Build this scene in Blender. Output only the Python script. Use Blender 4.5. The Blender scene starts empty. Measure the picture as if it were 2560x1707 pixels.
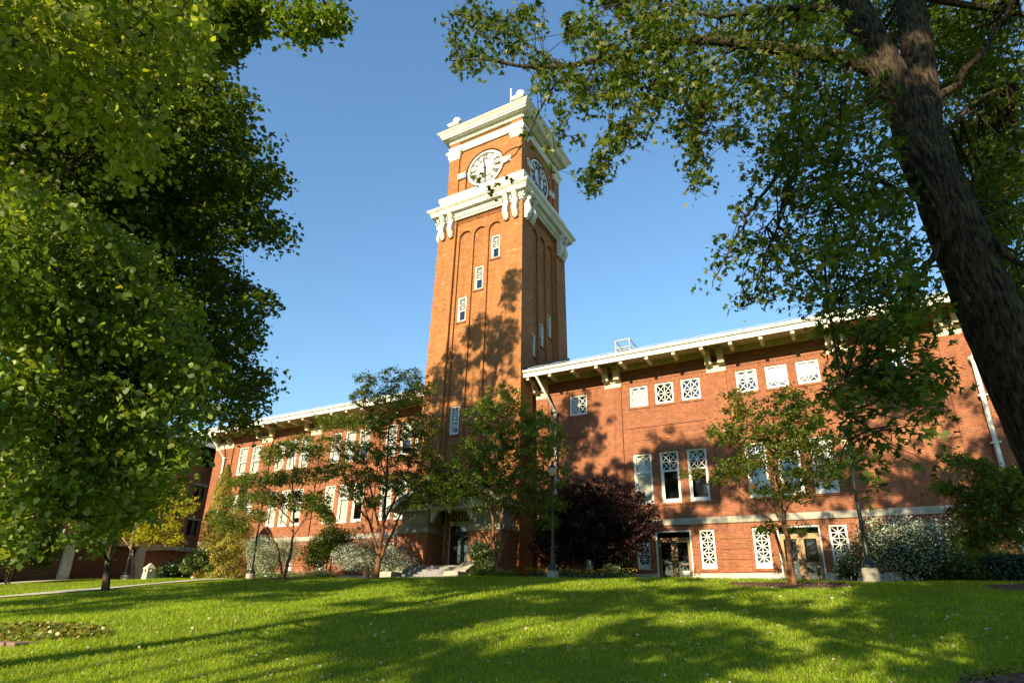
import bpy, math, random
import numpy as np
from mathutils import Vector, Matrix

# ------------------------------------------------------------------ camera, sky, sun, exposure
S = bpy.context.scene
COL = S.collection
FPX, PPY = 1474.85, 961.07
PITCH, YAW, ROLL = .357548504, -.511764052, .0212208561
def cam_axes():
    fwd = Vector((math.sin(YAW)*math.cos(PITCH), math.cos(YAW)*math.cos(PITCH), math.sin(PITCH)))
    right = Vector((math.cos(YAW), -math.sin(YAW), 0)); up = right.cross(fwd)
    r2 = math.cos(ROLL)*right + math.sin(ROLL)*up
    u2 = -math.sin(ROLL)*right + math.cos(ROLL)*up
    return r2, u2, fwd
R2, U2, FW = cam_axes()
cd = bpy.data.cameras.new('camera'); cam = bpy.data.objects.new('camera', cd); COL.objects.link(cam)
cam.matrix_world = Matrix(((R2.x, U2.x, -FW.x, 0), (R2.y, U2.y, -FW.y, 0), (R2.z, U2.z, -FW.z, 0), (0, 0, 0, 1)))
cd.sensor_width = 36; cd.sensor_fit = 'HORIZONTAL'
cd.lens = FPX/2560*36; cd.shift_y = (PPY-853.5)/2560
cd.clip_start = .05; cd.clip_end = 3000
S.camera = cam

SUN_TRAVEL = Vector((.08, 1.9, -.745)).normalized()
to_sun = -SUN_TRAVEL
EL = math.asin(to_sun.z); AZ = math.atan2(to_sun.x, to_sun.y)
world = bpy.data.worlds.new('World'); S.world = world; world.use_nodes = True
wn = world.node_tree; bg = wn.nodes['Background']
sky = wn.nodes.new('ShaderNodeTexSky'); sky.sky_type = 'NISHITA'; sky.sun_disc = False
sky.sun_elevation = EL; sky.sun_rotation = AZ; sky.altitude = 700; sky.air_density = 1.9; sky.dust_density = 0; sky.ozone_density = 6.5
wn.links.new(sky.outputs[0], bg.inputs[0]); bg.inputs[1].default_value = .10
sl = bpy.data.lights.new('sun', 'SUN'); sl.energy = 5.0; sl.angle = math.radians(.45); sl.color = (1, .84, .54)
so = bpy.data.objects.new('sun', sl); COL.objects.link(so)
so.rotation_euler = to_sun.to_track_quat('Z', 'Y').to_euler(); so.location = (0, -60, 60)
S.view_settings.view_transform = 'Standard'; S.view_settings.look = 'None'
S.view_settings.exposure = 1.3; S.view_settings.gamma = 1
S.render.engine = 'CYCLES'
S.cycles.max_bounces = 6; S.cycles.diffuse_bounces = 3; S.cycles.glossy_bounces = 3; S.cycles.transmission_bounces = 4
S.cycles.transparent_max_bounces = 8; S.cycles.use_denoising = True; S.cycles.caustics_reflective = False; S.cycles.caustics_refractive = False
S.cycles.sample_clamp_indirect = 6

rng = np.random.default_rng(7)
random.seed(7)

# ------------------------------------------------------------------ helpers
K = 2560/2352
def ray(u, v):
    return (R2*((u*K-1280)/FPX) + U2*(-(v*K-PPY)/FPX) + FW)
def at(u, v, Y):
    r = ray(u, v); return r*(Y/r.y)
def atd(u, v, d):
    return ray(u, v).normalized()*d

def smin(a, b, k):
    h = np.clip(.5+.5*(b-a)/k, 0, 1); return b*(1-h)+a*h - k*h*(1-h)
def ground(x, y):
    x = np.asarray(x, float); y = np.asarray(y, float)
    crest = 1.31 - .0135*np.maximum(x+14, 0) - .002*np.maximum(-14-x, 0)
    crest = np.maximum(crest, .7)
    lin = -1.58 + .1135*y*(crest+1.55)/2.85
    z = smin(lin, crest, .35)
    z = np.where(y < 0, -1.58+.05*y*np.exp(np.minimum(y, 0)/30), z)
    z = z + .035*np.sin(x*.55+1.3)*np.sin(y*.4+.6) + .02*np.sin(x*1.3+y*.9)
    return z
def gz(x, y): return float(ground(x, y))

WLOC = {}
class MB:
    def __init__(s): s.v = []; s.f = []
    def add(s, vs, fs):
        o = len(s.v); s.v += [tuple(p) for p in vs]; s.f += [tuple(i+o for i in f) for f in fs]; return s
    def quad(s, a, b, c, d): return s.add([a, b, c, d], [(0, 1, 2, 3)])
    def box(s, x0, x1, y0, y1, z0, z1):
        return s.add([(x0,y0,z0),(x1,y0,z0),(x1,y1,z0),(x0,y1,z0),(x0,y0,z1),(x1,y0,z1),(x1,y1,z1),(x0,y1,z1)],
                     [(0,3,2,1),(4,5,6,7),(0,1,5,4),(1,2,6,5),(2,3,7,6),(3,0,4,7)])
    def bbox(s, x0, x1, y0, y1, z0, z1, b=.012):
        # box with chamfered vertical and horizontal edges
        pts = []; fs = []
        for z, i in ((z0, b), (z0+b, 0), (z1-b, 0), (z1, b)):
            pts += [(x0+i+b, y0+i, z), (x1-i-b, y0+i, z), (x1-i, y0+i+b, z), (x1-i, y1-i-b, z), (x1-i-b, y1-i, z), (x0+i+b, y1-i, z), (x0+i, y1-i-b, z), (x0+i, y0+i+b, z)]
        for k in range(3):
            for j in range(8):
                fs.append((k*8+j, k*8+(j+1) % 8, k*8+8+(j+1) % 8, k*8+8+j))
        fs.append(tuple(range(7, -1, -1))); fs.append(tuple(range(24, 32)))
        return s.add(pts, fs)
    def tube(s, pts, rad, n=8, cap=True):
        pts = [Vector(p) for p in pts]; m = len(pts)
        if not hasattr(rad, '__len__'): rad = [rad]*m
        vs = []; prev = None
        for i, p in enumerate(pts):
            t = (pts[min(i+1, m-1)]-pts[max(i-1, 0)]).normalized()
            if prev is None:
                a = Vector((1, 0, 0)) if abs(t.x) < .8 else Vector((0, 1, 0)); prev = a
            x = (prev - t*prev.dot(t)).normalized(); y = t.cross(x); prev = x
            for k in range(n):
                a = 2*math.pi*k/n; vs.append(p + (x*math.cos(a)+y*math.sin(a))*rad[i])
        fs = [(i*n+k, i*n+(k+1) % n, (i+1)*n+(k+1) % n, (i+1)*n+k) for i in range(m-1) for k in range(n)]
        if cap: fs += [tuple(range(n-1, -1, -1)), tuple(range((m-1)*n, m*n))]
        return s.add(vs, fs)
    def bark_tube(s, pts, rad, n=90, ridge=.085, seed=0.):
        # tapered trunk with broken vertical ridges in its surface
        pts = [Vector(p) for p in pts]; m = len(pts); vs = []; prev = Vector((1, 0, 0)); sl_ = 0.
        for i, p in enumerate(pts):
            t = (pts[min(i+1, m-1)]-pts[max(i-1, 0)]).normalized(); x = (prev-t*prev.dot(t)).normalized(); y = t.cross(x); prev = x
            if i: sl_ += (p-pts[i-1]).length
            for k in range(n):
                a = 2*math.pi*k/n; w = a*15+seed+1.3*math.sin(sl_*2.1+a*3)+.9*math.sin(sl_*5.3-a*5+seed)
                d = abs(math.sin(w))**.7-.5+.35*math.sin(sl_*9+a*11+2*math.sin(a*4+sl_*3))
                d2 = .05*math.sin(a*2+sl_*.9+seed)+.03*math.sin(a*3-sl_*1.7)
                vs.append(p+(x*math.cos(a)+y*math.sin(a))*rad[i]*(1+ridge*d+d2))
        fs = [(i*n+k, i*n+(k+1) % n, (i+1)*n+(k+1) % n, (i+1)*n+k) for i in range(m-1) for k in range(n)]
        return s.add(vs, fs)
    def lathe(s, prof, c=(0, 0, 0), n=20):
        vs = [(c[0]+r*math.cos(2*math.pi*k/n), c[1]+r*math.sin(2*math.pi*k/n), c[2]+z) for r, z in prof for k in range(n)]
        m = len(prof)
        fs = [(i*n+k, i*n+(k+1) % n, (i+1)*n+(k+1) % n, (i+1)*n+k) for i in range(m-1) for k in range(n)]
        fs += [tuple(range(n-1, -1, -1)), tuple(range((m-1)*n, m*n))]
        return s.add(vs, fs)
    def sqring(s, prof, c, capped=True):
        # square "lathe": profile of (half width, z) round the centre c
        vs = [];
        for h, z in prof: vs += [(c[0]-h, c[1]-h, z), (c[0]+h, c[1]-h, z), (c[0]+h, c[1]+h, z), (c[0]-h, c[1]+h, z)]
        m = len(prof)
        fs = [(i*4+k, i*4+(k+1) % 4, (i+1)*4+(k+1) % 4, (i+1)*4+k) for i in range(m-1) for k in range(4)]
        if capped: fs += [(3, 2, 1, 0), tuple(range((m-1)*4, m*4))]
        return s.add(vs, fs)
    def extrude_x(s, prof, x0, x1):
        # closed (y,z) profile swept along X
        n = len(prof)
        vs = [(x0, y, z) for y, z in prof]+[(x1, y, z) for y, z in prof]
        fs = [(i, (i+1) % n, n+(i+1) % n, n+i) for i in range(n)] + [tuple(range(n-1, -1, -1)), tuple(range(n, 2*n))]
        return s.add(vs, fs)
    def prism_y(s, prof, y0, y1):
        n = len(prof)
        vs = [(x, y0, z) for x, z in prof]+[(x, y1, z) for x, z in prof]
        fs = [(i, (i+1) % n, n+(i+1) % n, n+i) for i in range(n)] + [tuple(range(n-1, -1, -1)), tuple(range(n, 2*n))]
        return s.add(vs, fs)
    def bar(s, p0, p1, w, y0, y1):
        # flat bar in the XZ plane
        a = Vector((p1[0]-p0[0], 0, p1[1]-p0[1])); L = a.length; a /= L; n = Vector((-a.z, 0, a.x))*(w/2)
        P = [Vector((p0[0], 0, p0[1]))+n, Vector((p1[0], 0, p1[1]))+n, Vector((p1[0], 0, p1[1]))-n, Vector((p0[0], 0, p0[1]))-n]
        return s.prism_y([(q.x, q.z) for q in P], y0, y1)
    def xf(s, fn): s.v = [tuple(fn(*p)) for p in s.v]; return s
    def rot_side(s, cx, cy):
        # turn what was built for the front face of the tower onto its right side
        s.v = [(cx-(y-cy), cy+(x-cx), z) for x, y, z in s.v]; return s
    def mesh(s, name, off=(0, 0, 0), smooth=False):
        me = bpy.data.meshes.new(name)
        uvv = s.v
        me.from_pydata([(x-off[0], y-off[1], z-off[2]) for x, y, z in s.v], [], s.f)
        uv = me.uv_layers.new(name='UVMap')
        nl = len(me.loops); li = np.zeros(nl, 'i'); me.loops.foreach_get('vertex_index', li)
        np_ = len(me.polygons); nr = np.zeros(np_*3, 'f'); me.polygons.foreach_get('normal', nr); nr = np.abs(nr.reshape(-1, 3))
        lt = np.zeros(np_, 'i'); me.polygons.foreach_get('loop_total', lt)
        pn = np.repeat(nr, lt, axis=0); co = np.array(uvv, 'f')[li]
        ax = np.argmax(pn*np.array([1, 1.01, .99]), axis=1)
        U = np.where(ax == 0, co[:, 1], co[:, 0]); V = np.where(ax == 2, co[:, 1], co[:, 2])
        uv.data.foreach_set('uv', np.stack([U, V], 1).astype('f').ravel())
        if smooth:
            me.polygons.foreach_set('use_smooth', np.ones(np_, bool))
        return me
    def build(s, name, mat, parent=None, smooth=False, label=None):
        off = WLOC.get(parent.name, (0, 0, 0)) if parent else (0, 0, 0)
        me = s.mesh(name, off, smooth); return link(name, me, mat, parent, label)

def link(name, me, mat, parent=None, label=None):
    if mat is not None and not me.materials: me.materials.append(mat)
    o = bpy.data.objects.new(name, me); COL.objects.link(o)
    if parent: o.parent = parent
    WLOC[o.name] = WLOC.get(parent.name, (0, 0, 0)) if parent else (0, 0, 0)
    if label: o['label'] = label
    return o
def tag(o, label, cat, group=None):
    o['label'] = label; o['category'] = cat
    if group: o['group'] = group
    return o
def empty(name, loc, label, cat, group=None):
    o = bpy.data.objects.new(name, None); COL.objects.link(o); o.location = loc; o.empty_display_size = .2
    WLOC[o.name] = tuple(loc); return tag(o, label, cat, group)
def structure(o, kind='structure'): o['kind'] = kind; return o
def copy_tree(o, parent=None, loc=None):
    c = o.copy(); COL.objects.link(c)
    if parent: c.parent = parent
    if loc is not None: c.location = loc
    for ch in o.children: copy_tree(ch, c)
    return c
def fastmesh(name, V, nper, faces, mat, parent=None):
    # V: (N,nper,3) ; faces: tuples inside each template
    N = V.shape[0]; me = bpy.data.meshes.new(name)
    off = np.array(WLOC.get(parent.name, (0, 0, 0)) if parent else (0, 0, 0))
    me.vertices.add(N*nper); me.vertices.foreach_set('co', (V.reshape(-1, 3)-off).astype('f').ravel())
    fl = [i for f in faces for i in f]; lens = [len(f) for f in faces]
    idx = (np.arange(N)[:, None]*nper + np.array(fl)[None]).ravel()
    me.loops.add(len(idx)); me.loops.foreach_set('vertex_index', idx.astype('i'))
    tot = np.tile(np.array(lens, 'i'), N); st = np.concatenate([[0], np.cumsum(tot)[:-1]]).astype('i')
    me.polygons.add(len(tot)); me.polygons.foreach_set('loop_start', st)
    try: me.polygons.foreach_set('loop_total', tot)
    except Exception: pass
    me.update(calc_edges=True); me.validate()
    return link(name, me, mat, parent)

# ------------------------------------------------------------------ materials
def mat(name):
    m = bpy.data.materials.new(name); m.use_nodes = True; n = m.node_tree
    b = n.nodes['Principled BSDF']; return m, n, b
def ND(n, t, **kw):
    x = n.nodes.new(t)
    for k, v in kw.items(): setattr(x, k, v)
    return x
def ramp(n, stops, src):
    r = ND(n, 'ShaderNodeValToRGB'); e = r.color_ramp.elements
    e[0].position, e[0].color = stops[0][0], (*stops[0][1], 1); e[1].position, e[1].color = stops[-1][0], (*stops[-1][1], 1)
    for p, c in stops[1:-1]:
        q = e.new(p); q.color = (*c, 1)
    n.links.new(src, r.inputs[0]); return r
def noise(n, vec, scale, detail=4, rough=.55):
    t = ND(n, 'ShaderNodeTexNoise'); t.inputs['Scale'].default_value = scale; t.inputs['Detail'].default_value = detail; t.inputs['Roughness'].default_value = rough
    if vec is not None: n.links.new(vec, t.inputs['Vector'])
    return t
def mixc(n, mode, fac, a, b):
    m = ND(n, 'ShaderNodeMix'); m.data_type = 'RGBA'; m.blend_type = mode
    for sock, val in ((m.inputs[0], fac), (m.inputs[6], a), (m.inputs[7], b)):
        if hasattr(val, 'is_output'): n.links.new(val, sock)
        elif isinstance(val, (int, float)): sock.default_value = val
        else: sock.default_value = (*val, 1)
    return m.outputs[2]
def plain(name, col, rough=.6, metal=0, var=.12, scale=6, spec=.4, bump=0):
    if name in ('grey_limestone', 'pale_concrete', 'concrete_path', 'grey_granite', 'bark_mulch', 'weathered_wood', 'bronze_door', 'grey_shingles', 'painted_cream'): col = tuple(c*.76 for c in col)
    m, n, b = mat(name)
    tc = ND(n, 'ShaderNodeTexCoord'); t = noise(n, tc.outputs['Object'], scale, 6)
    r = ramp(n, [(.3, tuple(c*(1-var) for c in col)), (.7, tuple(min(1, c*(1+var)) for c in col))], t.outputs['Fac'])
    n.links.new(r.outputs[0], b.inputs['Base Color']); b.inputs['Roughness'].default_value = rough; b.inputs['Metallic'].default_value = metal
    b.inputs['Specular IOR Level'].default_value = spec
    if bump:
        bp = ND(n, 'ShaderNodeBump'); bp.inputs['Strength'].default_value = bump; bp.inputs['Distance'].default_value = .02
        n.links.new(t.outputs['Fac'], bp.inputs['Height']); n.links.new(bp.outputs[0], b.inputs['Normal'])
    return m
def brick_mat(name, c1, c2, mortar, vert=False, bw=.215, rh=.073, mort=.011, pale=.0):
    c1, c2, mortar = [tuple(v*.67*w for v, w in zip(c, (1, .98, .9))) for c in (c1, c2, mortar)]
    m, n, b = mat(name)
    uv = ND(n, 'ShaderNodeUVMap'); uv.uv_map = 'UVMap'
    vec = uv.outputs[0]
    if vert:
        mp = ND(n, 'ShaderNodeMapping'); mp.inputs['Rotation'].default_value = (0, 0, math.pi/2); n.links.new(vec, mp.inputs[0]); vec = mp.outputs[0]
    br = ND(n, 'ShaderNodeTexBrick'); br.offset = .5
    br.inputs['Scale'].default_value = 1; br.inputs['Brick Width'].default_value = bw; br.inputs['Row Height'].default_value = rh
    br.inputs['Mortar Size'].default_value = mort; br.inputs['Mortar Smooth'].default_value = .2; br.inputs['Bias'].default_value = -.1
    br.inputs['Color1'].default_value = (*c1, 1); br.inputs['Color2'].default_value = (*c2, 1); br.inputs['Mortar'].default_value = (*mortar, 1)
    n.links.new(vec, br.inputs['Vector'])
    t = noise(n, uv.outputs[0], .35, 5, .6); t2 = noise(n, uv.outputs[0], 3.0, 4, .6)
    r = ramp(n, [(.3, (.82, .8, .8)), (.7, (1.15, 1.13, 1.1))], t.outputs['Fac'])
    c = mixc(n, 'MULTIPLY', 1.0, br.outputs['Color'], r.outputs[0])
    r2 = ramp(n, [(.35, (.86, .86, .86)), (.65, (1.12, 1.12, 1.12))], t2.outputs['Fac'])
    c = mixc(n, 'MULTIPLY', 1.0, c, r2.outputs[0])
    if pale:
        mp = ND(n, 'ShaderNodeMapping'); mp.inputs['Scale'].default_value = (.5, 3.2, 1); n.links.new(uv.outputs[0], mp.inputs[0])
        t3 = noise(n, mp.outputs[0], 1.6, 6, .7); r3 = ramp(n, [(.55, (0, 0, 0)), (.8, (pale, pale, pale))], t3.outputs['Fac'])
        c = mixc(n, 'MIX', r3.outputs[0], c, (.62, .42, .26))
    n.links.new(c, b.inputs['Base Color']); b.inputs['Roughness'].default_value = .82; b.inputs['Specular IOR Level'].default_value = .25
    bp = ND(n, 'ShaderNodeBump'); bp.inputs['Strength'].default_value = .5; bp.inputs['Distance'].default_value = .008; bp.invert = True
    n.links.new(br.outputs['Fac'], bp.inputs['Height']); n.links.new(bp.outputs[0], b.inputs['Normal'])
    return m
M = {}
M['brick'] = brick_mat('brick', (.41, .108, .040), (.22, .056, .027), (.40, .25, .17))
M['brick_tower'] = brick_mat('brick_tower', (.47, .162, .042), (.29, .088, .030), (.44, .26, .12), pale=.55)
M['brick_soldier'] = brick_mat('brick_soldier', (.39, .102, .038), (.20, .052, .025), (.40, .25, .17), vert=True)
M['brick_dull'] = brick_mat('brick_dull', (.50, .155, .075), (.34, .10, .055), (.50, .33, .24))
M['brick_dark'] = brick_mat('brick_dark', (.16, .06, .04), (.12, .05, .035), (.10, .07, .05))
M['white'] = plain('painted_white', (.58, .58, .55), .5, var=.05, scale=3)
M['window_white'] = plain('window_white', (.66, .64, .58), .42, var=.04, scale=3)
M['cream'] = plain('painted_cream', (.72, .62, .44), .55, var=.06, scale=2)
M['stone'] = plain('grey_limestone', (.40, .37, .31), .85, var=.18, scale=2.5, bump=.2)
M['stone_pale'] = plain('pale_concrete', (.58, .53, .45), .85, var=.12, scale=3, bump=.15)
M['slate'] = plain('slate_roof', (.035, .04, .055), .6, var=.25, scale=5, bump=.3)
M['shingle'] = plain('grey_shingles', (.26, .25, .24), .9, var=.25, scale=8, bump=.4)
M['dark_metal'] = plain('dark_metal', (.018, .02, .02), .42, metal=.3, var=.2, scale=9)
M['lamp_iron'] = plain('lamp_iron', (.02, .026, .024), .38, metal=.2, var=.3, scale=12)
M['bronze'] = plain('bronze_door', (.20, .12, .055), .42, metal=.35, var=.15, scale=5)
M['door_dark'] = plain('dark_door_frame', (.035, .035, .035), .45, var=.15)
M['numeral'] = plain('clock_numeral', (.030, .022, .025), .5, var=.1)
M['numeral_front'] = plain('clock_numeral_sunlit', (.05, .036, .03), .55, var=.1)  # greyer numerals for the sunny dial, sunlight put into the colour
M['clock_face'] = plain('clock_face', (.58, .58, .58), .4, var=.02)
M['yellow'] = plain('yellow_rail', (.65, .48, .08), .5, var=.1)
M['concrete'] = plain('concrete_path', (.52, .46, .37), .9, var=.14, scale=4, bump=.2)
M['step'] = plain('grey_granite', (.25, .24, .25), .8, var=.2, scale=14, bump=.15)
M['bark'] = None
M['black'] = plain('dark_interior', (.006, .006, .007), .9, var=.1)  # near-black: shade of unlit interiors, recesses and hedge inside put into the colour
M['blind'] = plain('roller_blind', (.70, .66, .52), .8, var=.04, scale=1.5)
M['blind_bright'] = plain('roller_blind_pale', (.80, .78, .70), .8, var=.03, scale=1.5)
M['sign_red'] = plain('sign_lettering', (.36, .06, .04), .6, var=.1)
M['sign_board'] = plain('sign_board', (.42, .30, .26), .7, var=.1)
M['sign_blue'] = plain('sign_blue', (.01, .09, .35), .5, var=.05)
M['sign_white'] = plain('sign_white', (.8, .8, .8), .5, var=.03)
M['wood'] = plain('weathered_wood', (.24, .15, .12), .85, var=.25, scale=10, bump=.3)
def weather(m, amt=.45, sc=1.4):
    n = m.node_tree; b = n.nodes['Principled BSDF']; src = b.inputs['Base Color'].links[0].from_socket
    tc = ND(n, 'ShaderNodeTexCoord'); mp = ND(n, 'ShaderNodeMapping'); mp.inputs['Scale'].default_value = (2.2, 2.2, .35); n.links.new(tc.outputs['Object'], mp.inputs[0])
    t = noise(n, mp.outputs[0], sc, 8, .7); rr = ramp(n, [(.48, (1, 1, 1)), (.78, (1-amt, 1-amt*1.05, 1-amt*1.15))], t.outputs['Fac'])
    n.links.new(mixc(n, 'MULTIPLY', 1., src, rr.outputs[0]), b.inputs['Base Color'])
for k_ in ('white', 'cream', 'stone', 'stone_pale', 'step'): weather(M[k_])
weather(M['brick'], .38, .9); weather(M['brick_tower'], .32, .9); weather(M['brick_dull'], .4, .9)
def glass_mat():
    m, n, b = mat('window_glass'); n.nodes.remove(b)
    out = n.nodes['Material Output']
    tr = ND(n, 'ShaderNodeBsdfTransparent'); tr.inputs[0].default_value = (.86, .88, .88, 1)
    gl = ND(n, 'ShaderNodeBsdfGlossy'); gl.inputs['Roughness'].default_value = .03; gl.inputs[0].default_value = (1, 1, 1, 1)
    lw = ND(n, 'ShaderNodeLayerWeight'); lw.inputs[0].default_value = .5
    pw = ND(n, 'ShaderNodeMath', operation='POWER'); n.links.new(lw.outputs['Facing'], pw.inputs[0]); pw.inputs[1].default_value = 3.
    fr = ND(n, 'ShaderNodeMath', operation='MULTIPLY_ADD'); n.links.new(pw.outputs[0], fr.inputs[0]); fr.inputs[1].default_value = .75; fr.inputs[2].default_value = .07
    tc = ND(n, 'ShaderNodeTexCoord'); t = noise(n, tc.outputs['Object'], 1.3, 2)
    bp = ND(n, 'ShaderNodeBump'); bp.inputs['Strength'].default_value = .06; bp.inputs['Distance'].default_value = .05
    n.links.new(t.outputs['Fac'], bp.inputs['Height']); n.links.new(bp.outputs[0], gl.inputs['Normal']); n.links.new(bp.outputs[0], lw.inputs['Normal'])
    mx = ND(n, 'ShaderNodeMixShader'); n.links.new(fr.outputs[0], mx.inputs[0]); n.links.new(tr.outputs[0], mx.inputs[1]); n.links.new(gl.outputs[0], mx.inputs[2])
    n.links.new(mx.outputs[0], out.inputs[0]); return m
M['glass'] = glass_mat()
def globe_mat():
    m, n, b = mat('lamp_globe'); b.inputs['Base Color'].default_value = (.78, .70, .50, 1); b.inputs['Roughness'].default_value = .18
    b.inputs['Transmission Weight'].default_value = .55; b.inputs['IOR'].default_value = 1.3; return m
M['globe'] = globe_mat()
def bark_mat(name, c1, c2, sc=9, st=.13):
    m, n, b = mat(name); tc = ND(n, 'ShaderNodeTexCoord')
    mp = ND(n, 'ShaderNodeMapping'); mp.inputs['Scale'].default_value = (1, 1, st); n.links.new(tc.outputs['Object'], mp.inputs[0])
    t = noise(n, mp.outputs[0], sc, 8, .65); t2 = noise(n, tc.outputs['Object'], 1.7, 4)
    r = ramp(n, [(.40, c1), (.62, c2)], t.outputs['Fac']); r2 = ramp(n, [(.35, (.8, .8, .78)), (.7, (1.15, 1.15, 1.1))], t2.outputs['Fac'])
    n.links.new(mixc(n, 'MULTIPLY', 1., r.outputs[0], r2.outputs[0]), b.inputs['Base Color']); b.inputs['Roughness'].default_value = .9
    b.inputs['Specular IOR Level'].default_value = .15
    bp = ND(n, 'ShaderNodeBump'); bp.inputs['Strength'].default_value = 1; bp.inputs['Distance'].default_value = .05
    n.links.new(t.outputs['Fac'], bp.inputs['Height']); n.links.new(bp.outputs[0], b.inputs['Normal']); return m
M['bark'] = bark_mat('maple_bark', (.008, .006, .005), (.085, .064, .043), 26, .24)
M['bark_grey'] = bark_mat('grey_bark', (.03, .024, .018), (.10, .08, .06))
M['bark_red'] = bark_mat('reddish_bark', (.09, .04, .022), (.26, .13, .07), 14)
M['bark_thin'] = bark_mat('dark_bark', (.025, .018, .014), (.08, .055, .04), 14)
M['bark_pink'] = bark_mat('pinkish_bark', (.16, .10, .08), (.34, .22, .17), 14)
def leaf_mat(name, cols, trans=.38, gloss=.06, rough=.4):
    k_ = .70 if name == 'grass_blade' else .8; cols = [tuple(v*k_ for v in c) for c in cols]
    m, n, b = mat(name); n.nodes.remove(b); out = n.nodes['Material Output']
    g = ND(n, 'ShaderNodeNewGeometry')
    r = ramp(n, [(i/(len(cols)-1), c) for i, c in enumerate(cols)], g.outputs['Random Per Island'])
    tcc = ND(n, 'ShaderNodeTexCoord'); t = noise(n, tcc.outputs['Object'], .8, 3)
    rr = ramp(n, [(.3, (.78, .8, .78)), (.7, (1.2, 1.18, 1.1))], t.outputs['Fac'])
    c = mixc(n, 'MULTIPLY', 1., r.outputs[0], rr.outputs[0])
    d = ND(n, 'ShaderNodeBsdfDiffuse'); n.links.new(c, d.inputs[0])
    tl = ND(n, 'ShaderNodeBsdfTranslucent'); c2 = mixc(n, 'MULTIPLY', 1., c, (1.35, 1.25, .55)); n.links.new(c2, tl.inputs[0])
    mx = ND(n, 'ShaderNodeMixShader'); mx.inputs[0].default_value = trans; n.links.new(d.outputs[0], mx.inputs[1]); n.links.new(tl.outputs[0], mx.inputs[2])
    gl = ND(n, 'ShaderNodeBsdfGlossy'); gl.inputs['Roughness'].default_value = rough
    m2 = ND(n, 'ShaderNodeMixShader'); m2.inputs[0].default_value = gloss; n.links.new(mx.outputs[0], m2.inputs[1]); n.links.new(gl.outputs[0], m2.inputs[2])
    n.links.new(m2.outputs[0], out.inputs[0]); return m
L = {}
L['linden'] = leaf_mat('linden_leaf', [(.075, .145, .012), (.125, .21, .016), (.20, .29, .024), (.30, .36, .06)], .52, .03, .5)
L['linden_sunlit'] = leaf_mat('linden_leaf_sunlit', [(.14, .22, .015), (.24, .33, .02), (.36, .44, .045), (.50, .55, .13)], .55, .03, .5)  # brighter copy of the linden leaf, sunlight put into its colour
L['maple_far'] = leaf_mat('maple_leaf', [(.04, .085, .010), (.065, .12, .012), (.10, .155, .016), (.14, .18, .02)], .42, .02, .5)
L['silver'] = leaf_mat('silver_maple_leaf', [(.038, .085, .012), (.07, .125, .014), (.11, .165, .02), (.20, .22, .04)], .45, .022, .5)
L['small'] = leaf_mat('small_tree_leaf', [(.06, .12, .012), (.10, .16, .014), (.14, .185, .018), (.20, .20, .03)], .45, .03)
L['lit'] = leaf_mat('sunlit_tree_leaf', [(.06, .13, .012), (.10, .18, .016), (.16, .25, .02), (.22, .28, .03)], .40, .03)  # leaf green raised so that sunlight is painted into it
L['gold'] = leaf_mat('golden_leaf', [(.27, .29, .012), (.38, .37, .014), (.48, .44, .02), (.18, .25, .015)], .40, .02)
L['purple'] = leaf_mat('purple_leaf', [(.018, .008, .011), (.03, .011, .014), (.045, .015, .015), (.07, .028, .02)], .3, .02, .6)
L['shrub'] = leaf_mat('shrub_leaf', [(.04, .08, .02), (.06, .11, .025), (.09, .14, .04)], .3, .04)
L['hedge'] = leaf_mat('hedge_leaf', [(.018, .05, .012), (.03, .075, .015), (.05, .10, .02)], .3, .06)
L['arbor'] = leaf_mat('arborvitae_leaf', [(.20, .22, .03), (.32, .30, .035), (.40, .30, .05), (.26, .19, .04)], .25, .02)
L['round'] = leaf_mat('round_bush_leaf', [(.09, .16, .04), (.13, .20, .05), (.20, .25, .09)], .35, .05)
L['petal'] = leaf_mat('white_petal', [(.62, .64, .60), (.75, .76, .72), (.68, .72, .62)], .25, .02)
L['yellowfl'] = leaf_mat('yellow_petal', [(.6, .42, .03), (.7, .5, .05)], .25, .02)
L['cover'] = leaf_mat('ground_cover_leaf', [(.10, .17, .02), (.17, .23, .03), (.26, .27, .04), (.30, .16, .05)], .35, .04)
L['grass'] = leaf_mat('grass_blade', [(.18, .33, .010), (.29, .47, .014), (.41, .56, .024), (.52, .57, .08)], .45, .02, .5)
L['debris'] = leaf_mat('fallen_leaf', [(.36, .34, .18), (.55, .52, .38), (.26, .17, .08), (.7, .7, .6)], .2, .02)
def lawn_mat():
    m, n, b = mat('lawn_soil'); tc = ND(n, 'ShaderNodeTexCoord')
    t = noise(n, tc.outputs['Object'], 30, 6, .7); t2 = noise(n, tc.outputs['Object'], .5, 4)
    r = ramp(n, [(.3, (.06, .09, .004)), (.7, (.18, .235, .009))], t.outputs['Fac']); r2 = ramp(n, [(.3, (.85, .85, .85)), (.7, (1.15, 1.12, 1.1))], t2.outputs['Fac'])
    n.links.new(mixc(n, 'MULTIPLY', 1., r.outputs[0], r2.outputs[0]), b.inputs['Base Color']); b.inputs['Roughness'].default_value = .95; b.inputs['Specular IOR Level'].default_value = .1
    bp = ND(n, 'ShaderNodeBump'); bp.inputs['Strength'].default_value = .8; bp.inputs['Distance'].default_value = .04
    n.links.new(t.outputs['Fac'], bp.inputs['Height']); n.links.new(bp.outputs[0], b.inputs['Normal']); return m
M['lawn'] = lawn_mat()
M['mulch'] = plain('bark_mulch', (.13, .07, .045), .95, var=.6, scale=38, bump=1)

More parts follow.
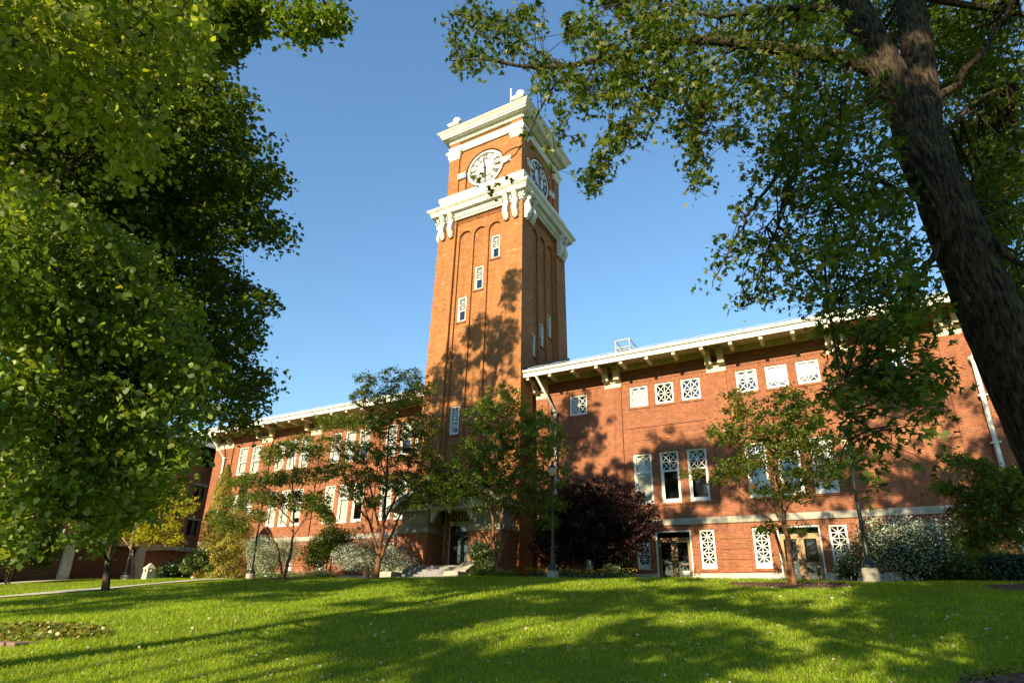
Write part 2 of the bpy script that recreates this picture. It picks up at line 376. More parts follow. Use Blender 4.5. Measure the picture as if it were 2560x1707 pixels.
# ------------------------------------------------------------------ ground
def grid_mesh(name, xs, ys, zf, m, lift=0.):
    X, Y = np.meshgrid(xs, ys); Z = zf(X, Y)+lift
    V = np.stack([X, Y, Z], -1).reshape(-1, 3); nx = len(xs); ny = len(ys)
    i = (np.arange(ny-1)[:, None]*nx+np.arange(nx-1)[None]).ravel()
    F = np.stack([i, i+1, i+nx+1, i+nx], 1)
    me = bpy.data.meshes.new(name); me.from_pydata(V.tolist(), [], F.tolist()); me.polygons.foreach_set('use_smooth', np.ones(len(F), bool))
    return link(name, me, m)
xs = np.concatenate([np.linspace(-900, -90, 12)[:-1], np.arange(-90, 40, .5), np.linspace(40, 900, 12)])
ys = np.concatenate([np.linspace(-900, -60, 12)[:-1], np.arange(-60, 0, 2.), np.arange(0, 36, .4), np.arange(36, 80, 3.), np.linspace(80, 1200, 12)])
structure(grid_mesh('lawn', xs, ys, ground, M['lawn']))
# concrete path up the left side of the lawn and along the foot of the far building
def ribbon(name, pts, w, m, lift, n=60):
    P = [Vector((*p, 0)) for p in pts]; out = []
    for i in range(n+1):
        t = i/n*(len(P)-1); k = min(int(t), len(P)-2); f = t-k
        p = P[k].lerp(P[k+1], f); d = (P[k+1]-P[k]).normalized(); q = Vector((-d.y, d.x, 0))
        for sgn in np.linspace(-1, 1, 5):
            a = p+q*w/2*sgn; out.append((a.x, a.y, gz(a.x, a.y)+lift))
    f = [(i*5+k, i*5+k+1, i*5+6+k, i*5+5+k) for i in range(n) for k in range(4)]
    me = bpy.data.meshes.new(name); me.from_pydata(out, [], f); return structure(link(name, me, m))
ribbon('path', [(-31.6, 2), (-32.2, 14), (-32.9, 21), (-34.6, 24.6), (-38, 27.4), (-44, 28.6)], 1.3, M['concrete'], .035)
ribbon('walkway', [(-51.2, 12), (-51.2, 24), (-51.2, 31)], 1.9, M['concrete'], .035)

# ------------------------------------------------------------------ the brick hall with its clock tower
CX, CY, H0 = -21.15, 35.72, 3.97
WY = 34.0
hall = empty('clock_tower_hall', (CX, CY, 1.2), 'long red brick hall with a tall clock tower, cream eaves and white latticed windows', 'building')
def hp(mb, name, m, smooth=False, label=None): return mb.build(name, m, hall, smooth, label)

def wall_y(mb, x0, x1, z0, z1, Y, holes, depth=.32):
    xs = sorted({x0, x1, *[h[0] for h in holes], *[h[1] for h in holes]}); zs = sorted({z0, z1, *[h[2] for h in holes], *[h[3] for h in holes]})
    for a, b in zip(xs, xs[1:]):
        for c, d in zip(zs, zs[1:]):
            mx, mz = (a+b)/2, (c+d)/2
            if any(h[0] < mx < h[1] and h[2] < mz < h[3] for h in holes): continue
            mb.quad((a, Y, c), (b, Y, c), (b, Y, d), (a, Y, d))
    for a, b, c, d in holes:
        e = Y+depth
        mb.quad((a, Y, c), (a, Y, d), (a, e, d), (a, e, c)); mb.quad((b, Y, d), (b, Y, c), (b, e, c), (b, e, d))
        mb.quad((a, Y, d), (b, Y, d), (b, e, d), (a, e, d)); mb.quad((b, Y, c), (a, Y, c), (a, e, c), (b, e, c))

def lattice(mb, x0, x1, z0, z1, nx, nz, mode, w=.032, y0=.135, y1=.165):
    dx, dz = (x1-x0)/nx, (z1-z0)/nz
    for i in range(1, nx): mb.box(x0+i*dx-w/2, x0+i*dx+w/2, y0, y1, z0, z1)
    for j in range(1, nz): mb.box(x0, x1, y0+.003, y1-.003, z0+j*dz-w/2, z0+j*dz+w/2)
    for i in range(nx):
        for j in range(nz):
            a, b, c, d = x0+i*dx, x0+(i+1)*dx, z0+j*dz, z0+(j+1)*dz
            up = ((a, c), (b, d)); dn = ((a, d), (b, c))
            if mode == 'x': mb.bar(*up, w, y0+.006, y1-.006); mb.bar(*dn, w, y0+.009, y1-.009)
            else:
                # one diagonal, running to the star in the nearest odd node
                si = i if i % 2 else i+1; sj = j if j % 2 else j+1
                right = si == i+1; top = sj == j+1
                mb.bar(*(up if right == top else dn), w, y0+.006, y1-.006)

WCACHE = {}
def window(kind, w, h, xc, z0, Y, blind=None, lintel=True, sill=True, ax='y', parent=None):
    """casing (the part) with lattice, pane, blind, room, lintel and sill as its own pieces; origin bottom centre on the wall face"""
    key = (kind, round(w, 3), round(h, 3))
    if key not in WCACHE:
        fr, la, pa, rm, li, si, lw = MB(), MB(), MB(), MB(), MB(), MB(), MB()
        x0, x1 = -w/2, w/2; c = .075
        fr.box(x0, x0+c, .05, .24, 0, h); fr.box(x1-c, x1, .05, .24, 0, h)
        fr.box(x0+c, x1-c, .052, .24, h-c, h); fr.box(x0+c, x1-c, .04, .24, 0, c*1.2)
        fr.box(x0+c, x0+c+.022, .09, .22, c*1.2, h-c); fr.box(x1-c-.022, x1-c, .09, .22, c*1.2, h-c); fr.box(x0+c+.022, x1-c-.022, .092, .22, h-c-.022, h-c)
        i0, i1 = x0+c+.022, x1-c-.022
        if kind == 'sash':
            zm = h*.625; s = .055
            fr.box(i0, i1, .11, .2, zm-.05, zm+.05)
            fr.box(i0, i0+s, .14, .19, c*1.2, zm-.05); fr.box(i1-s, i1, .14, .19, c*1.2, zm-.05); fr.box(i0+s, i1-s, .138, .19, c*1.2, c*1.2+.15)
            fr.box(i0, i0+.03, .12, .18, zm+.05, h-c-.022); fr.box(i1-.03, i1, .12, .18, zm+.05, h-c-.022)
            lattice(la, i0+.03, i1-.03, zm+.05, h-c-.022, 2, 2, 'x')
            for xx in (-.0,): pass
        elif kind == 'tall':
            zm = h*.47
            fr.box(i0, i1, .11, .2, zm-.045, zm+.045); fr.box(i0, i0+.05, .14, .19, c*1.2, zm-.045); fr.box(i1-.05, i1, .14, .19, c*1.2, zm-.045); fr.box(i0+.05, i1-.05, .138, .19, c*1.2, c*1.2+.1)
            lattice(la, i0+.01, i1-.01, zm+.045, h-c-.022, 2, 4, 'star')
        elif kind == 'narrow':
            zm = h*.46
            fr.box(i0, i1, .11, .2, zm-.04, zm+.04); fr.box(i0, i0+.04, .14, .19, c*1.2, zm-.04); fr.box(i1-.04, i1, .14, .19, c*1.2, zm-.04); fr.box(i0+.04, i1-.04, .138, .19, c*1.2, c*1.2+.08)
            lattice(la, i0, i1, zm+.04, h-c-.022, 2, 4, 'star', .026)
        elif kind == 'square':
            fr.box(i0, i1, .1, .2, c*1.2, c*1.2+.06)
            lattice(la, i0, i1, c*1.2+.06, h-c-.022, 2, 2, 'x')
        elif kind == 'basement':
            fr.box(i0, i1, .1, .2, c*1.2, c*1.2+.2)
            lattice(la, i0, i1, c*1.2+.2, h-c-.022, 2, 6, 'star', .038)
        pa.box(i0, i1, .168, .178, c*1.2, h-c-.022)
        d = .9; rm.quad((x0, d, 0), (x1, d, 0), (x1, d, h), (x0, d, h)); rm.quad((x0, .24, 0), (x0, d, 0), (x0, d, h), (x0, .24, h)); rm.quad((x1, d, 0), (x1, .24, 0), (x1, .24, h), (x1, d, h))
        rm.quad((x0, .24, h), (x0, d, h), (x1, d, h), (x1, .24, h)); rm.quad((x0, d, 0), (x0, .24, 0), (x1, .24, 0), (x1, d, 0))
        li.box(x0-.16, x1+.16, -.012, .05, h+.002, h+.36)
        si.box(x0-.1, x1+.1, -.06, .05, -.13, -.002)
        mk = lambda mb, nm: mb.mesh(nm) if mb.f else None
        WCACHE[key] = [mk(fr, 'window'), mk(la, 'lattice'), mk(pa, 'pane'), mk(rm, 'dark_backing'), mk(li, 'lintel'), mk(si, 'sill')]
        bl = {}
        WCACHE[key].append(bl)
    ms = WCACHE[key]; parent = parent or hall; po = WLOC[parent.name]
    o = link('window', ms[0], M['window_white'], parent)
    if ax == 'y': o.location = (xc-po[0], Y-po[1], z0-po[2])
    elif ax == 'x': o.location = (Y-po[0], xc-po[1], z0-po[2]); o.rotation_euler = (0, 0, math.pi/2)
    for me, nm, mm, on in ((ms[1], 'lattice', M['window_white'], 1), (ms[2], 'pane', M['glass'], 1), (ms[3], 'dark_backing', M['black'], 1), (ms[4], 'lintel', M['brick_soldier'], lintel), (ms[5], 'sill', M['brick_soldier'], sill)):
        if me and on: link(nm, me, mm, o)
    if blind:
        frac, mm = blind; bk = round(frac, 3)
        if bk not in ms[6]:
            b = MB(); b.box(-w/2+.08, w/2-.08, .27, .28, .1+(h-.2)*(1-frac), h-.1); ms[6][bk] = b.mesh('blind')
        if len(ms[6][bk].materials) == 0: ms[6][bk].materials.append(mm)
        bo = bpy.data.objects.new('blind', ms[6][bk]); COL.objects.link(bo); bo.parent = o
    return o

holesR, holesL = [], []
GZ = .2
def reg(lst, xc, w, z0, h): lst.append((xc-w/2, xc+w/2, z0, z0+h))
main_x = [-10.05, -8.46, -6.87, -3.71, -2.12, -.53]
BL = [(.93, 'blind'), None, None, None, None, (.96, 'blind')]
UB = [(.96, 'blind_bright'), None, None, (.3, 'blind_bright'), (.7, 'blind_bright'), (.62, 'blind_bright')]
for x, b, ub in zip(main_x, BL, UB):
    reg(holesR, x, 1.1, 5.66, 2.99); window('sash', 1.1, 2.99, x, 5.66, WY, blind=(b[0], M[b[1]]) if b else None, sill=False)
    reg(holesR, x, 1.11, 11.63, 1.34); window('square', 1.11, 1.34, x, 11.63, WY, blind=(ub[0], M[ub[1]]) if ub else None)
for x in (-14.1, 3.55): reg(holesR, x, 1.19, 11.63, 1.36); window('square', 1.19, 1.36, x, 11.63, WY)
for x, w in ((-10.29, .76), (-6.72, .78), (-3.97, .8), (-.38, .8)):
    reg(holesR, x, w, 2.03, 2.06); window('basement', w, 2.06, x, 2.03, WY, lintel=False)
for x in (-13.25, 3.2): reg(holesR, x, 1.1, 2.03, 1.95); window('basement', 1.1, 1.95, x, 2.03, WY, lintel=False)
doors = [(-8.55, 1.98), (-2.17, 2.0)]
for x, w in doors: reg(holesR, x, w, 1.25, 2.85)
left_x = [-46.95, -45.15, -42.0, -40.5, -39.05, -35.5, -33.95, -32.45, -29.7, -28.25, -26.8]
LB = {0: .97, 1: .97, 2: .97, 3: .97, 4: .97, 5: .9, 6: .96, 7: .6, 8: .96, 10: .8}
for i, x in enumerate(left_x):
    w = 1.18 if i < 2 else 1.08
    reg(holesL, x, w, 10.42, 2.58); window('tall', w, 2.58, x, 10.42, WY, blind=(LB.get(i, .5), M['blind_bright']))
    reg(holesL, x, w, 5.66, 2.99); window('sash', w, 2.99, x, 5.66, WY, blind=((.5, .97, .97, .97, .8, .97, .97)[i % 7], M['blind_bright']), sill=False)
for x in (-46, -42, -39, -35.5, -32.5, -29, -27): reg(holesL, x, .9, 2.2, 1.85); window('basement', .9, 1.85, x, 2.2, WY, lintel=False)

XL, XR = -50.85, 7.95
w1 = MB(); wall_y(w1, CX+3.6, XR, GZ, 14.3, WY, holesR)
w1.quad((XR, WY, GZ), (XR, WY+14, GZ), (XR, WY+14, 14.3), (XR, WY, 14.3)); hp(w1, 'wall', M['brick'])
w2 = MB(); wall_y(w2, XL, CX-3.6, GZ, 14.3, WY, holesL)
w2.quad((XL, WY+14, GZ), (XL, WY, GZ), (XL, WY, 14.3), (XL, WY+14, 14.3)); w2.quad((XL, WY+14, GZ), (XR, WY+14, GZ), (XR, WY+14, 14.3), (XL, WY+14, 14.3)); hp(w2, 'wall', M['brick'])

# stone belt course and plinth, split round the tower
def strip(name, x0, x1, z0, z1, proj, m):
    b = MB(); b.bbox(x0, x1, WY-proj, WY+.1, z0, z1, .015); return hp(b, name, m)
tl, tr_ = CX-H0-.02, CX+H0+.05
for a, b in ((XL-.06, tl), (tr_, XR+.06)): strip('belt_course', a, b, 4.39, 4.75, .09, M['stone'])
edges = sorted([tr_, -8.55-.99, -8.55+.99, -2.17-1, -2.17+1, XR+.06])
for a, b in ((XL-.06, tl), (edges[0], edges[1]), (edges[2], edges[3]), (edges[4], edges[5])): strip('plinth', a, b, .2, 1.8, .11, M['stone_pale'])
# soldier course under the belt, sill courses, ledges, framed panels and roundels
for x0, x1, zz0, zz1, pj in [(tr_, XR, 4.10, 4.385, .008), (XL, tl, 4.10, 4.385, .008)]:
    b = MB(); b.box(x0, x1, WY-pj, WY+.02, zz0, zz1); hp(b, 'soldier_course', M['brick_soldier'])
def bay_detail(x0, x1, xw):
    for a, b_, zz, h in xw:
        pass
groupsR = [(-10.85, -6.05), (-4.5, .27)]
for a, b_ in groupsR:
    m = MB(); m.box(a, b_, WY-.05, WY+.02, 5.53, 5.655); hp(m, 'sill_course', M['brick_soldier'])
    m = MB(); m.box(a+.12, b_-.12, WY-.045, WY+.02, 10.28, 10.42); hp(m, 'ledge', M['brick_soldier'])
    m = MB()
    for (p, q, r, s_) in ((a+.2, b_-.2, 10.02, 10.08), (a+.2, b_-.2, 9.48, 9.54)): m.box(p, q, WY-.02, WY+.02, r, s_)
    m.box(a+.2, a+.26, WY-.02, WY+.02, 9.54, 10.02); m.box(b_-.26, b_-.2, WY-.02, WY+.02, 9.54, 10.02); hp(m, 'panel_frame', M['brick'])
def roundel(x, z, r=.36):
    m = MB(); n = 28
    vs = []
    for yy, rr in ((WY+.01, r), (WY-.035, r), (WY-.035, r-.09), (WY-.012, r-.1)):
        vs += [(x+rr*math.cos(2*math.pi*k/n), yy, z+rr*math.sin(2*math.pi*k/n)) for k in range(n)]
    m.add(vs, [(i*n+k, (i+1)*n+k, (i+1)*n+(k+1) % n, i*n+(k+1) % n) for i in range(3) for k in range(n)]+[tuple(range(3*n, 4*n))[::-1]])
    for d in (1, -1): m.bar((x-.18, z-.18*d), (x+.18, z+.18*d), .05, WY-.03, WY-.004)
    hp(m, 'roundel', M['brick'])
for x in (-14.1, -8.42, -2.1, 3.55): roundel(x, 9.78 if x in (-8.42, -2.1) else 9.7)
for x in (-14.1, 3.55):
    m = MB(); m.box(x-.75, x+.75, WY-.045, WY+.02, 10.15, 10.29); hp(m, 'ledge', M['brick_soldier'])
# shallow pilaster strips with painted capitals and paired brackets; grooved basement piers below
pil = [(-17.12, -16.25), (-12.15, -11.15), (-5.78, -4.78), (.56, 1.56), (5.45, 6.45), (-50.82, -48.35), (-44.45, -43.15), (-38.35, -37.15), (-31.75, -30.75), (-25.8, -25.15)]
def bracket_mesh():
    # scrolled eave bracket, profile in (y,z), width .34
    prof = [(0, 0), (-.12, -.02), (-.3, .06), (-.42, .2), (-.5, .42), (-.56, .6), (-.56, .78), (0, .78)]
    m = MB(); m.extrude_x(prof, -.17, .17); m.box(-.2, .2, -.62, 0, .78, .9); m.box(-.185, .185, -.33, -.27, .05, .16)
    return m.mesh('bracket')
BM = bracket_mesh()
def rafter_mesh():
    m = MB(); m.bbox(-.1, .1, 0, 1.0, 0, .2, .015); return m.mesh('rafter_tail')
RM = rafter_mesh()
for a, b_ in pil:
    m = MB(); m.box(a, b_, WY-.11, WY+.02, 4.752, 13.08); hp(m, 'pilaster', M['brick'])
    m = MB(); m.extrude_x([(WY+.03, 13.08), (WY-.13, 13.08), (WY-.13, 13.36), (WY-.19, 13.4), (WY-.19, 13.48), (WY-.27, 13.58), (WY-.27, 13.66), (WY+.03, 13.66)], a-.05, b_+.05); hp(m, 'capital', M['cream'])
    c = (a+b_)/2; sp = .36 if b_-a < 1.2 else .85
    for x in (c-sp, c+sp):
        if b_-a < .7 and x > c: continue
        o = link('bracket', BM, M['cream'], hall); o.location = (x-CX, WY-.2-CY, 13.42-1.2)
    if a > -20 or a < -26:
        zs = [1.8, 2.47, 3.0, 3.53, 4.06]
        for k in range(4):
            m = MB(); e = .26; m.bbox(max(a-e, XL), b_+e, WY-.045, WY+.02, zs[k]+.03, zs[k+1]+(.0), .012); hp(m, 'rusticated_block', M['brick'])
# frieze board, soffit, fascia gutter
def eave(x0, x1, left_end=False, right_end=False):
    m = MB(); m.box(x0, x1, WY-.2, WY-.001, 14.06, 14.58); m.box(x0, x1, WY-.24, WY-.2, 14.06, 14.13); hp(m, 'frieze_board', M['cream'])
    m = MB(); m.box(x0, x1, WY-.14, WY-.001, 13.74, 14.058); m.box(x0, x1, WY-.085, WY-.001, 13.5, 13.74); m.box(x0, x1, WY-.045, WY-.001, 13.26, 13.5); hp(m, 'corbel_course', M['brick'])
    ax0 = x0-1.75 if left_end else x0; ax1 = x1+1.75 if right_end else x1
    m = MB(); m.box(ax0, ax1, 32.2, WY+.4, 14.42, 14.46); hp(m, 'soffit', M['cream'])
    m = MB(); m.extrude_x([(32.2, 14.1), (32.12, 14.1), (32.10, 14.36), (32.0, 14.40), (31.95, 14.5), (31.95, 14.56), (32.2, 14.56)], ax0, ax1); hp(m, 'gutter', M['white'])
    n = int(round((x1-x0)/1.6))
    for k in range(n+1):
        x = x0+.25+k*1.6
        if x > x1-.1: break
        o = link('rafter_tail', RM, M['cream'], hall); o.location = (x-CX, 32.21-CY, 14.0-1.2)
        o.location.z = 14.22-1.2-.3
    if left_end:
        m = MB(); m.box(x0-1.75, x0, WY+.4, WY+15, 14.42, 14.46); m.box(x0-1.78, x0-1.7, 32.2, WY+16, 14.1, 14.56); m.box(x0-.2, x0, WY-.2, WY+14, 14.06, 14.42); hp(m, 'gutter', M['white'])
eave(tr_-.05, XR, right_end=True); eave(XL, tl, left_end=True)
# hipped slate roof, cut round the tower
ez, sl_ = 14.58, .445
def roofz(x, y): return ez+sl_*min(y-32.0, 50-y)
m = MB()
def rq(x0, x1):
    m.quad((x0, 32.0, ez), (x1, 32.0, ez), (x1, 41, ez+sl_*9), (x0, 41, ez+sl_*9)); m.quad((x1, 50, ez), (x0, 50, ez), (x0, 41, ez+sl_*9), (x1, 41, ez+sl_*9))
rq(XL+7, tl+.1); rq(tr_-.15, XR-7)
m.quad((tl, 39.6, ez+sl_*7.6), (tr_, 39.6, ez+sl_*7.6), (tr_, 41, ez+sl_*9), (tl, 41, ez+sl_*9))
m.add([(XL-1.75, 32, ez), (XL+7, 32, ez), (XL+7, 41, ez+sl_*9), (XL-1.75, 50, ez)], [(0, 1, 2), (0, 2, 3)])
m.add([(XR-7, 32, ez), (XR+1.75, 32, ez), (XR-7, 41, ez+sl_*9), (XR+1.75, 50, ez)], [(0, 1, 2), (1, 3, 2)])
hp(m, 'roof', M['slate'])
# lead flashing where the roof meets the tower and lightning cable along the gutter
m = MB(); m.add([(tr_+.01, 31.95, 14.6), (tr_+.01, 39.7, 14.6+.445*7.7), (tr_+.01, 39.7, 15.0+.445*7.7), (tr_+.01, 31.95, 14.75)], [(0, 1, 2, 3)]); hp(m, 'flashing', M['dark_metal'])
for a, b_ in ((XL, tl-.3), (tr_+.3, XR)):
    m = MB(); n = int((b_-a)/.75)
    m.tube([(a+k*(b_-a)/n, 31.98, 14.64+(.05 if k % 2 else 0)) for k in range(n+1)], .013, 4); hp(m, 'lightning_cable', M['white'])
# downspouts
def spout(pts, r, head=None):
    m = MB(); m.tube(pts, r, 6)
    if head:
        x, y, z = head; m.lathe([(.09, -.34), (.1, -.3), (.13, -.12), (.2, 0), (.2, .1), (.17, .12)], (x, y, z), 10)
    for z in np.arange(pts[-1][2]+1.5, pts[-2][2]-.6, 2.3):
        m.box(pts[-1][0]-.2, pts[-1][0]+.2, pts[-1][1]-.08, WY-.1, z, z+.07)
    return hp(m, 'downspout', M['white'])
spout([(-16.3, 32.2, 14.4), (-16.3, 32.2, 14.1), (-15.62, 33.7, 11.95), (-15.62, 33.7, 1.3)], .085, (-15.62, 33.7, 11.95))
spout([(7.3, 32.2, 14.4), (7.3, 32.2, 14.1), (6.62, 33.7, 11.6), (6.62, 33.7, 1.3)], .105, (6.62, 33.7, 11.6))
spout([(-49.75, 32.2, 14.4), (-49.75, 32.2, 14.1), (-49.2, 33.75, 12.1), (-49.2, 33.75, 1.3)], .085, (-49.2, 33.75, 12.1))
# glazed double doors of the right wing
def double_door(xc, w):
    z0, zt = 1.22, 4.09; x0, x1 = xc-w/2, xc+w/2
    fr = MB(); c = .07
    fr.box(x0, x0+c, WY-.02, WY+.2, z0, zt); fr.box(x1-c, x1, WY-.02, WY+.2, z0, zt); fr.box(x0+c, x1-c, WY-.022, WY+.2, zt-c, zt)
    d = hp(fr, 'door', M['white'], label='glazed bronze double door with a white frame and dark transom')
    b = MB(); a, e = x0+c, x1-c; tz = 3.62
    b.box(a, e, WY+.06, WY+.16, tz, tz+.1)
    mid = xc; s = .17
    for p, q in ((a, mid-.01), (mid+.01, e)):
        b.box(p, p+s, WY+.07, WY+.15, z0, tz); b.box(q-s, q, WY+.07, WY+.15, z0, tz); b.box(p+s, q-s, WY+.071, WY+.15, tz-.16, tz); b.box(p+s, q-s, WY+.071, WY+.15, z0, z0+.28)
        b.box(p+s, q-s, WY+.05, WY+.075, 2.28, 2.33)
    b.build('door_leaf', M['bronze'], d)
    g = MB(); g.box(a, e, WY+.1, WY+.11, z0, zt-c); g.build('pane', M['glass'], d)
    r = MB(); r.box(x0, x1, WY+.9, WY+.95, z0, zt); r.build('dark_backing', M['black'], d)
    h = MB()
    for p in (mid-.12, mid+.12): h.tube([(p, WY+.06, 2.15), (p, WY-.02, 2.15), (p, WY-.02, 2.5), (p, WY+.06, 2.5)], .016, 6)
    h.build('handle', M['dark_metal'], d)
    p = MB(); p.box(mid+.3 if xc < -5 else mid-.75, mid+.72 if xc < -5 else mid-.35, WY+.3, WY+.32, 1.75, 1.98); p.build('notice', M['sign_white'], d)
for x, w in doors: double_door(x, w)

# ---- tower
def hz(z): return H0-.0125*(z-12.5)
def taper(x, y, z):
    s = hz(z)/H0; return (CX+(x-CX)*s, CY+(y-CY)*s, z)
YF = CY-H0
ZB, ZN, ZF, ZT = .2, 26.72, 28.12, 28.9
def face_layers(front=True):
    """outer piers, recessed field with three arched niches: built for the front face"""
    o = MB(); F1, F2 = YF+.24, YF+.40; px = 1.72-.0; xl, xr = CX-H0, CX+H0
    zs = [ZB, 14, 20, 26, ZT]
    for a, b_ in ((xl, xl+px), (xr-px, xr)):
        for z0, z1 in zip(zs, zs[1:]): o.quad((a, YF, z0), (b_, YF, z0), (b_, YF, z1), (a, YF, z1))
    a, b_ = xl+px, xr-px
    o.quad((a, YF, ZB), (a, F1, ZB), (a, F1, ZF), (a, YF, ZF)); o.quad((b_, F1, ZB), (b_, YF, ZB), (b_, YF, ZF), (b_, F1, ZF))
    # corbelled courses closing the field at the top
    for k in range(4):
        y = YF+.24-.06*(k+1); z0 = ZF+.12*k; z1 = z0+.12 if k < 3 else ZT
        o.quad((a, y, z0), (b_, y, z0), (b_, y, z1), (a, y, z1)); o.quad((a, y+.06, z0), (b_, y+.06, z0), (b_, y, z0), (a, y, z0))
    nc = [CX-1.4, CX, CX+1.4]; r = .585
    cols = [a]+[v for c in nc for v in (c-r, c+r)]+[b_]
    for k in range(0, len(cols), 2): o.quad((cols[k], F1, ZB), (cols[k+1], F1, ZB), (cols[k+1], F1, ZF), (cols[k], F1, ZF))
    n = 14
    for c in nc:
        arc = [(c-r*math.cos(math.pi*k/n), ZN+r*math.sin(math.pi*k/n)) for k in range(n+1)]
        for (x0, z0), (x1, z1) in zip(arc, arc[1:]):
            o.quad((x0, F1, z0), (x1, F1, z1), (x1, F1, ZF), (x0, F1, ZF)); o.quad((x0, F1, z0), (x0, F2, z0), (x1, F2, z1), (x1, F1, z1))
            o.quad((x0, F2, ZN), (x1, F2, ZN), (x1, F2, z1), (x0, F2, z0)) if k else None
        o.quad((c-r, F1, ZB), (c-r, F2, ZB), (c-r, F2, ZN), (c-r, F1, ZN)); o.quad((c+r, F2, ZB), (c+r, F1, ZB), (c+r, F1, ZN), (c+r, F2, ZN))
        hol = TW[front].get(round(c-CX, 1), [])
        wall_y(o, c-r, c+r, ZB, ZN, F2, [(c-.365, c+.365, z0, z1) for z0, z1 in hol], .25)
    return o
TW = {True: {1.4: [(24.15, 26.15)], 0.0: [(21.82, 23.8)], -1.4: [(19.47, 21.48), (10.85, 12.87)]},
      False: {-1.4: [(16.6, 18.4)], 0.0: [(17.9, 19.7)], 1.4: [(19.2, 21.1)]}}
f = face_layers(True); s_ = face_layers(False); s_.rot_side(CX, CY)
f.add(s_.v, s_.f)
for k in (1, 2):   # plain rear faces
    q = MB(); q.quad((CX-H0, YF, ZB), (CX+H0, YF, ZB), (CX+H0, YF, ZT), (CX-H0, YF, ZT)); q.rot_side(CX, CY); q.rot_side(CX, CY)
    if k == 2: q.rot_side(CX, CY)
    f.add(q.v, q.f)
f.xf(taper)
hp(f, 'tower_shaft', M['brick_tower'])
for c, hs in TW[True].items():
    for z0, z1 in hs:
        x, y, _ = taper(CX+c, YF+.40, (z0+z1)/2); window('narrow', .73, z1-z0, x, z0, y-.035, lintel=False)
for c, hs in TW[False].items():
    for z0, z1 in hs:
        x, y, _ = taper(CX-(YF+.40-CY), CY+c, (z0+z1)/2); window('narrow', .73, z1-z0, y, z0, x+.035, lintel=False, ax='x')
# lower cornice with dentils and scroll consoles
TC = (CX, CY)
def dentils(h, z0, z1, step, w, pj):
    m = MB(); n = int(2*h/step)
    for k in range(n):
        x = -h+(k+.5)*2*h/n
        m.box(CX+x-w/2, CX+x+w/2, CY-h-pj, CY-h+.02, z0, z1); m.box(CX+h-.02, CX+h+pj, CY+x-w/2, CY+x+w/2, z0, z1); m.box(CX-h-pj, CX-h+.02, CY+x-w/2, CY+x+w/2, z0, z1)
    return m
m = MB(); m.sqring([(3.74, 28.36), (3.86, 28.38), (3.86, 28.52), (3.92, 28.54), (3.92, 28.74), (4.0, 28.78), (4.0, 28.9), (4.08, 28.98), (4.28, 28.99), (4.28, 29.1), (4.34, 29.14), (4.36, 29.3), (4.5, 29.42), (4.57, 29.5), (4.57, 29.58), (3.98, 29.74), (3.4, 29.75)], TC); d_ = dentils(3.92, 28.57, 28.71, .17, .09, .07); m.add(d_.v, d_.f); hp(m, 'lower_cornice', M['white'])
def console_mesh():
    prof = []
    for t in np.linspace(0, 1, 22):   # S curve from the soffit down to the little lower scroll
        z = 1.9*(1-t); y = -.62+.40*t+.17*math.sin(t*math.pi*2.1-.3)*.9
        prof.append((y, z))
    lo = [(-.30, -.10), (-.20, -.17), (-.08, -.14), (0, -.05)]
    prof = [(0, 1.9)] + prof + lo
    m = MB(); m.extrude_x(prof, -.2, .2)
    m.box(-.24, .24, -.68, 0, 1.9, 1.99)
    for sx in (-1, 1):      # carved volutes on the cheeks
        for (y, z, r) in ((-.36, 1.5, .19), (-.20, .22, .15)):
            n = 14; x = sx*.2; x2 = sx*.225
            vs = [(x, y+r*math.cos(2*math.pi*k/n), z+r*math.sin(2*math.pi*k/n)) for k in range(n)]+[(x2, y+r*.8*math.cos(2*math.pi*k/n), z+r*.8*math.sin(2*math.pi*k/n)) for k in range(n)]
            fs = [(k, (k+1) % n, n+(k+1) % n, n+k) for k in range(n)]+[tuple(range(n, 2*n))]
            m.add(vs, fs)
    for xx in (-.1, .0, .1): m.tube([(xx, p[0]-.008, p[1]) for p in prof[1:22:2]], .025, 5)
    m.lathe([(.0, -.12), (.07, -.08), (.09, 0)], (0, -.16, -.14), 8)
    return m.mesh('console')
CM = console_mesh()
for side in range(3):
    for off in (-3.28, -2.5, 2.5, 3.28):
        o = link('console', CM, M['white'], hall); h = hz(28)-.01
        if side == 0: o.location = (off, -h, 27.03-1.2)
        elif side == 1: o.location = (h, off, 27.03-1.2); o.rotation_euler = (0, 0, math.pi/2)
        else: o.location = (-h, off, 27.03-1.2); o.rotation_euler = (0, 0, -math.pi/2)
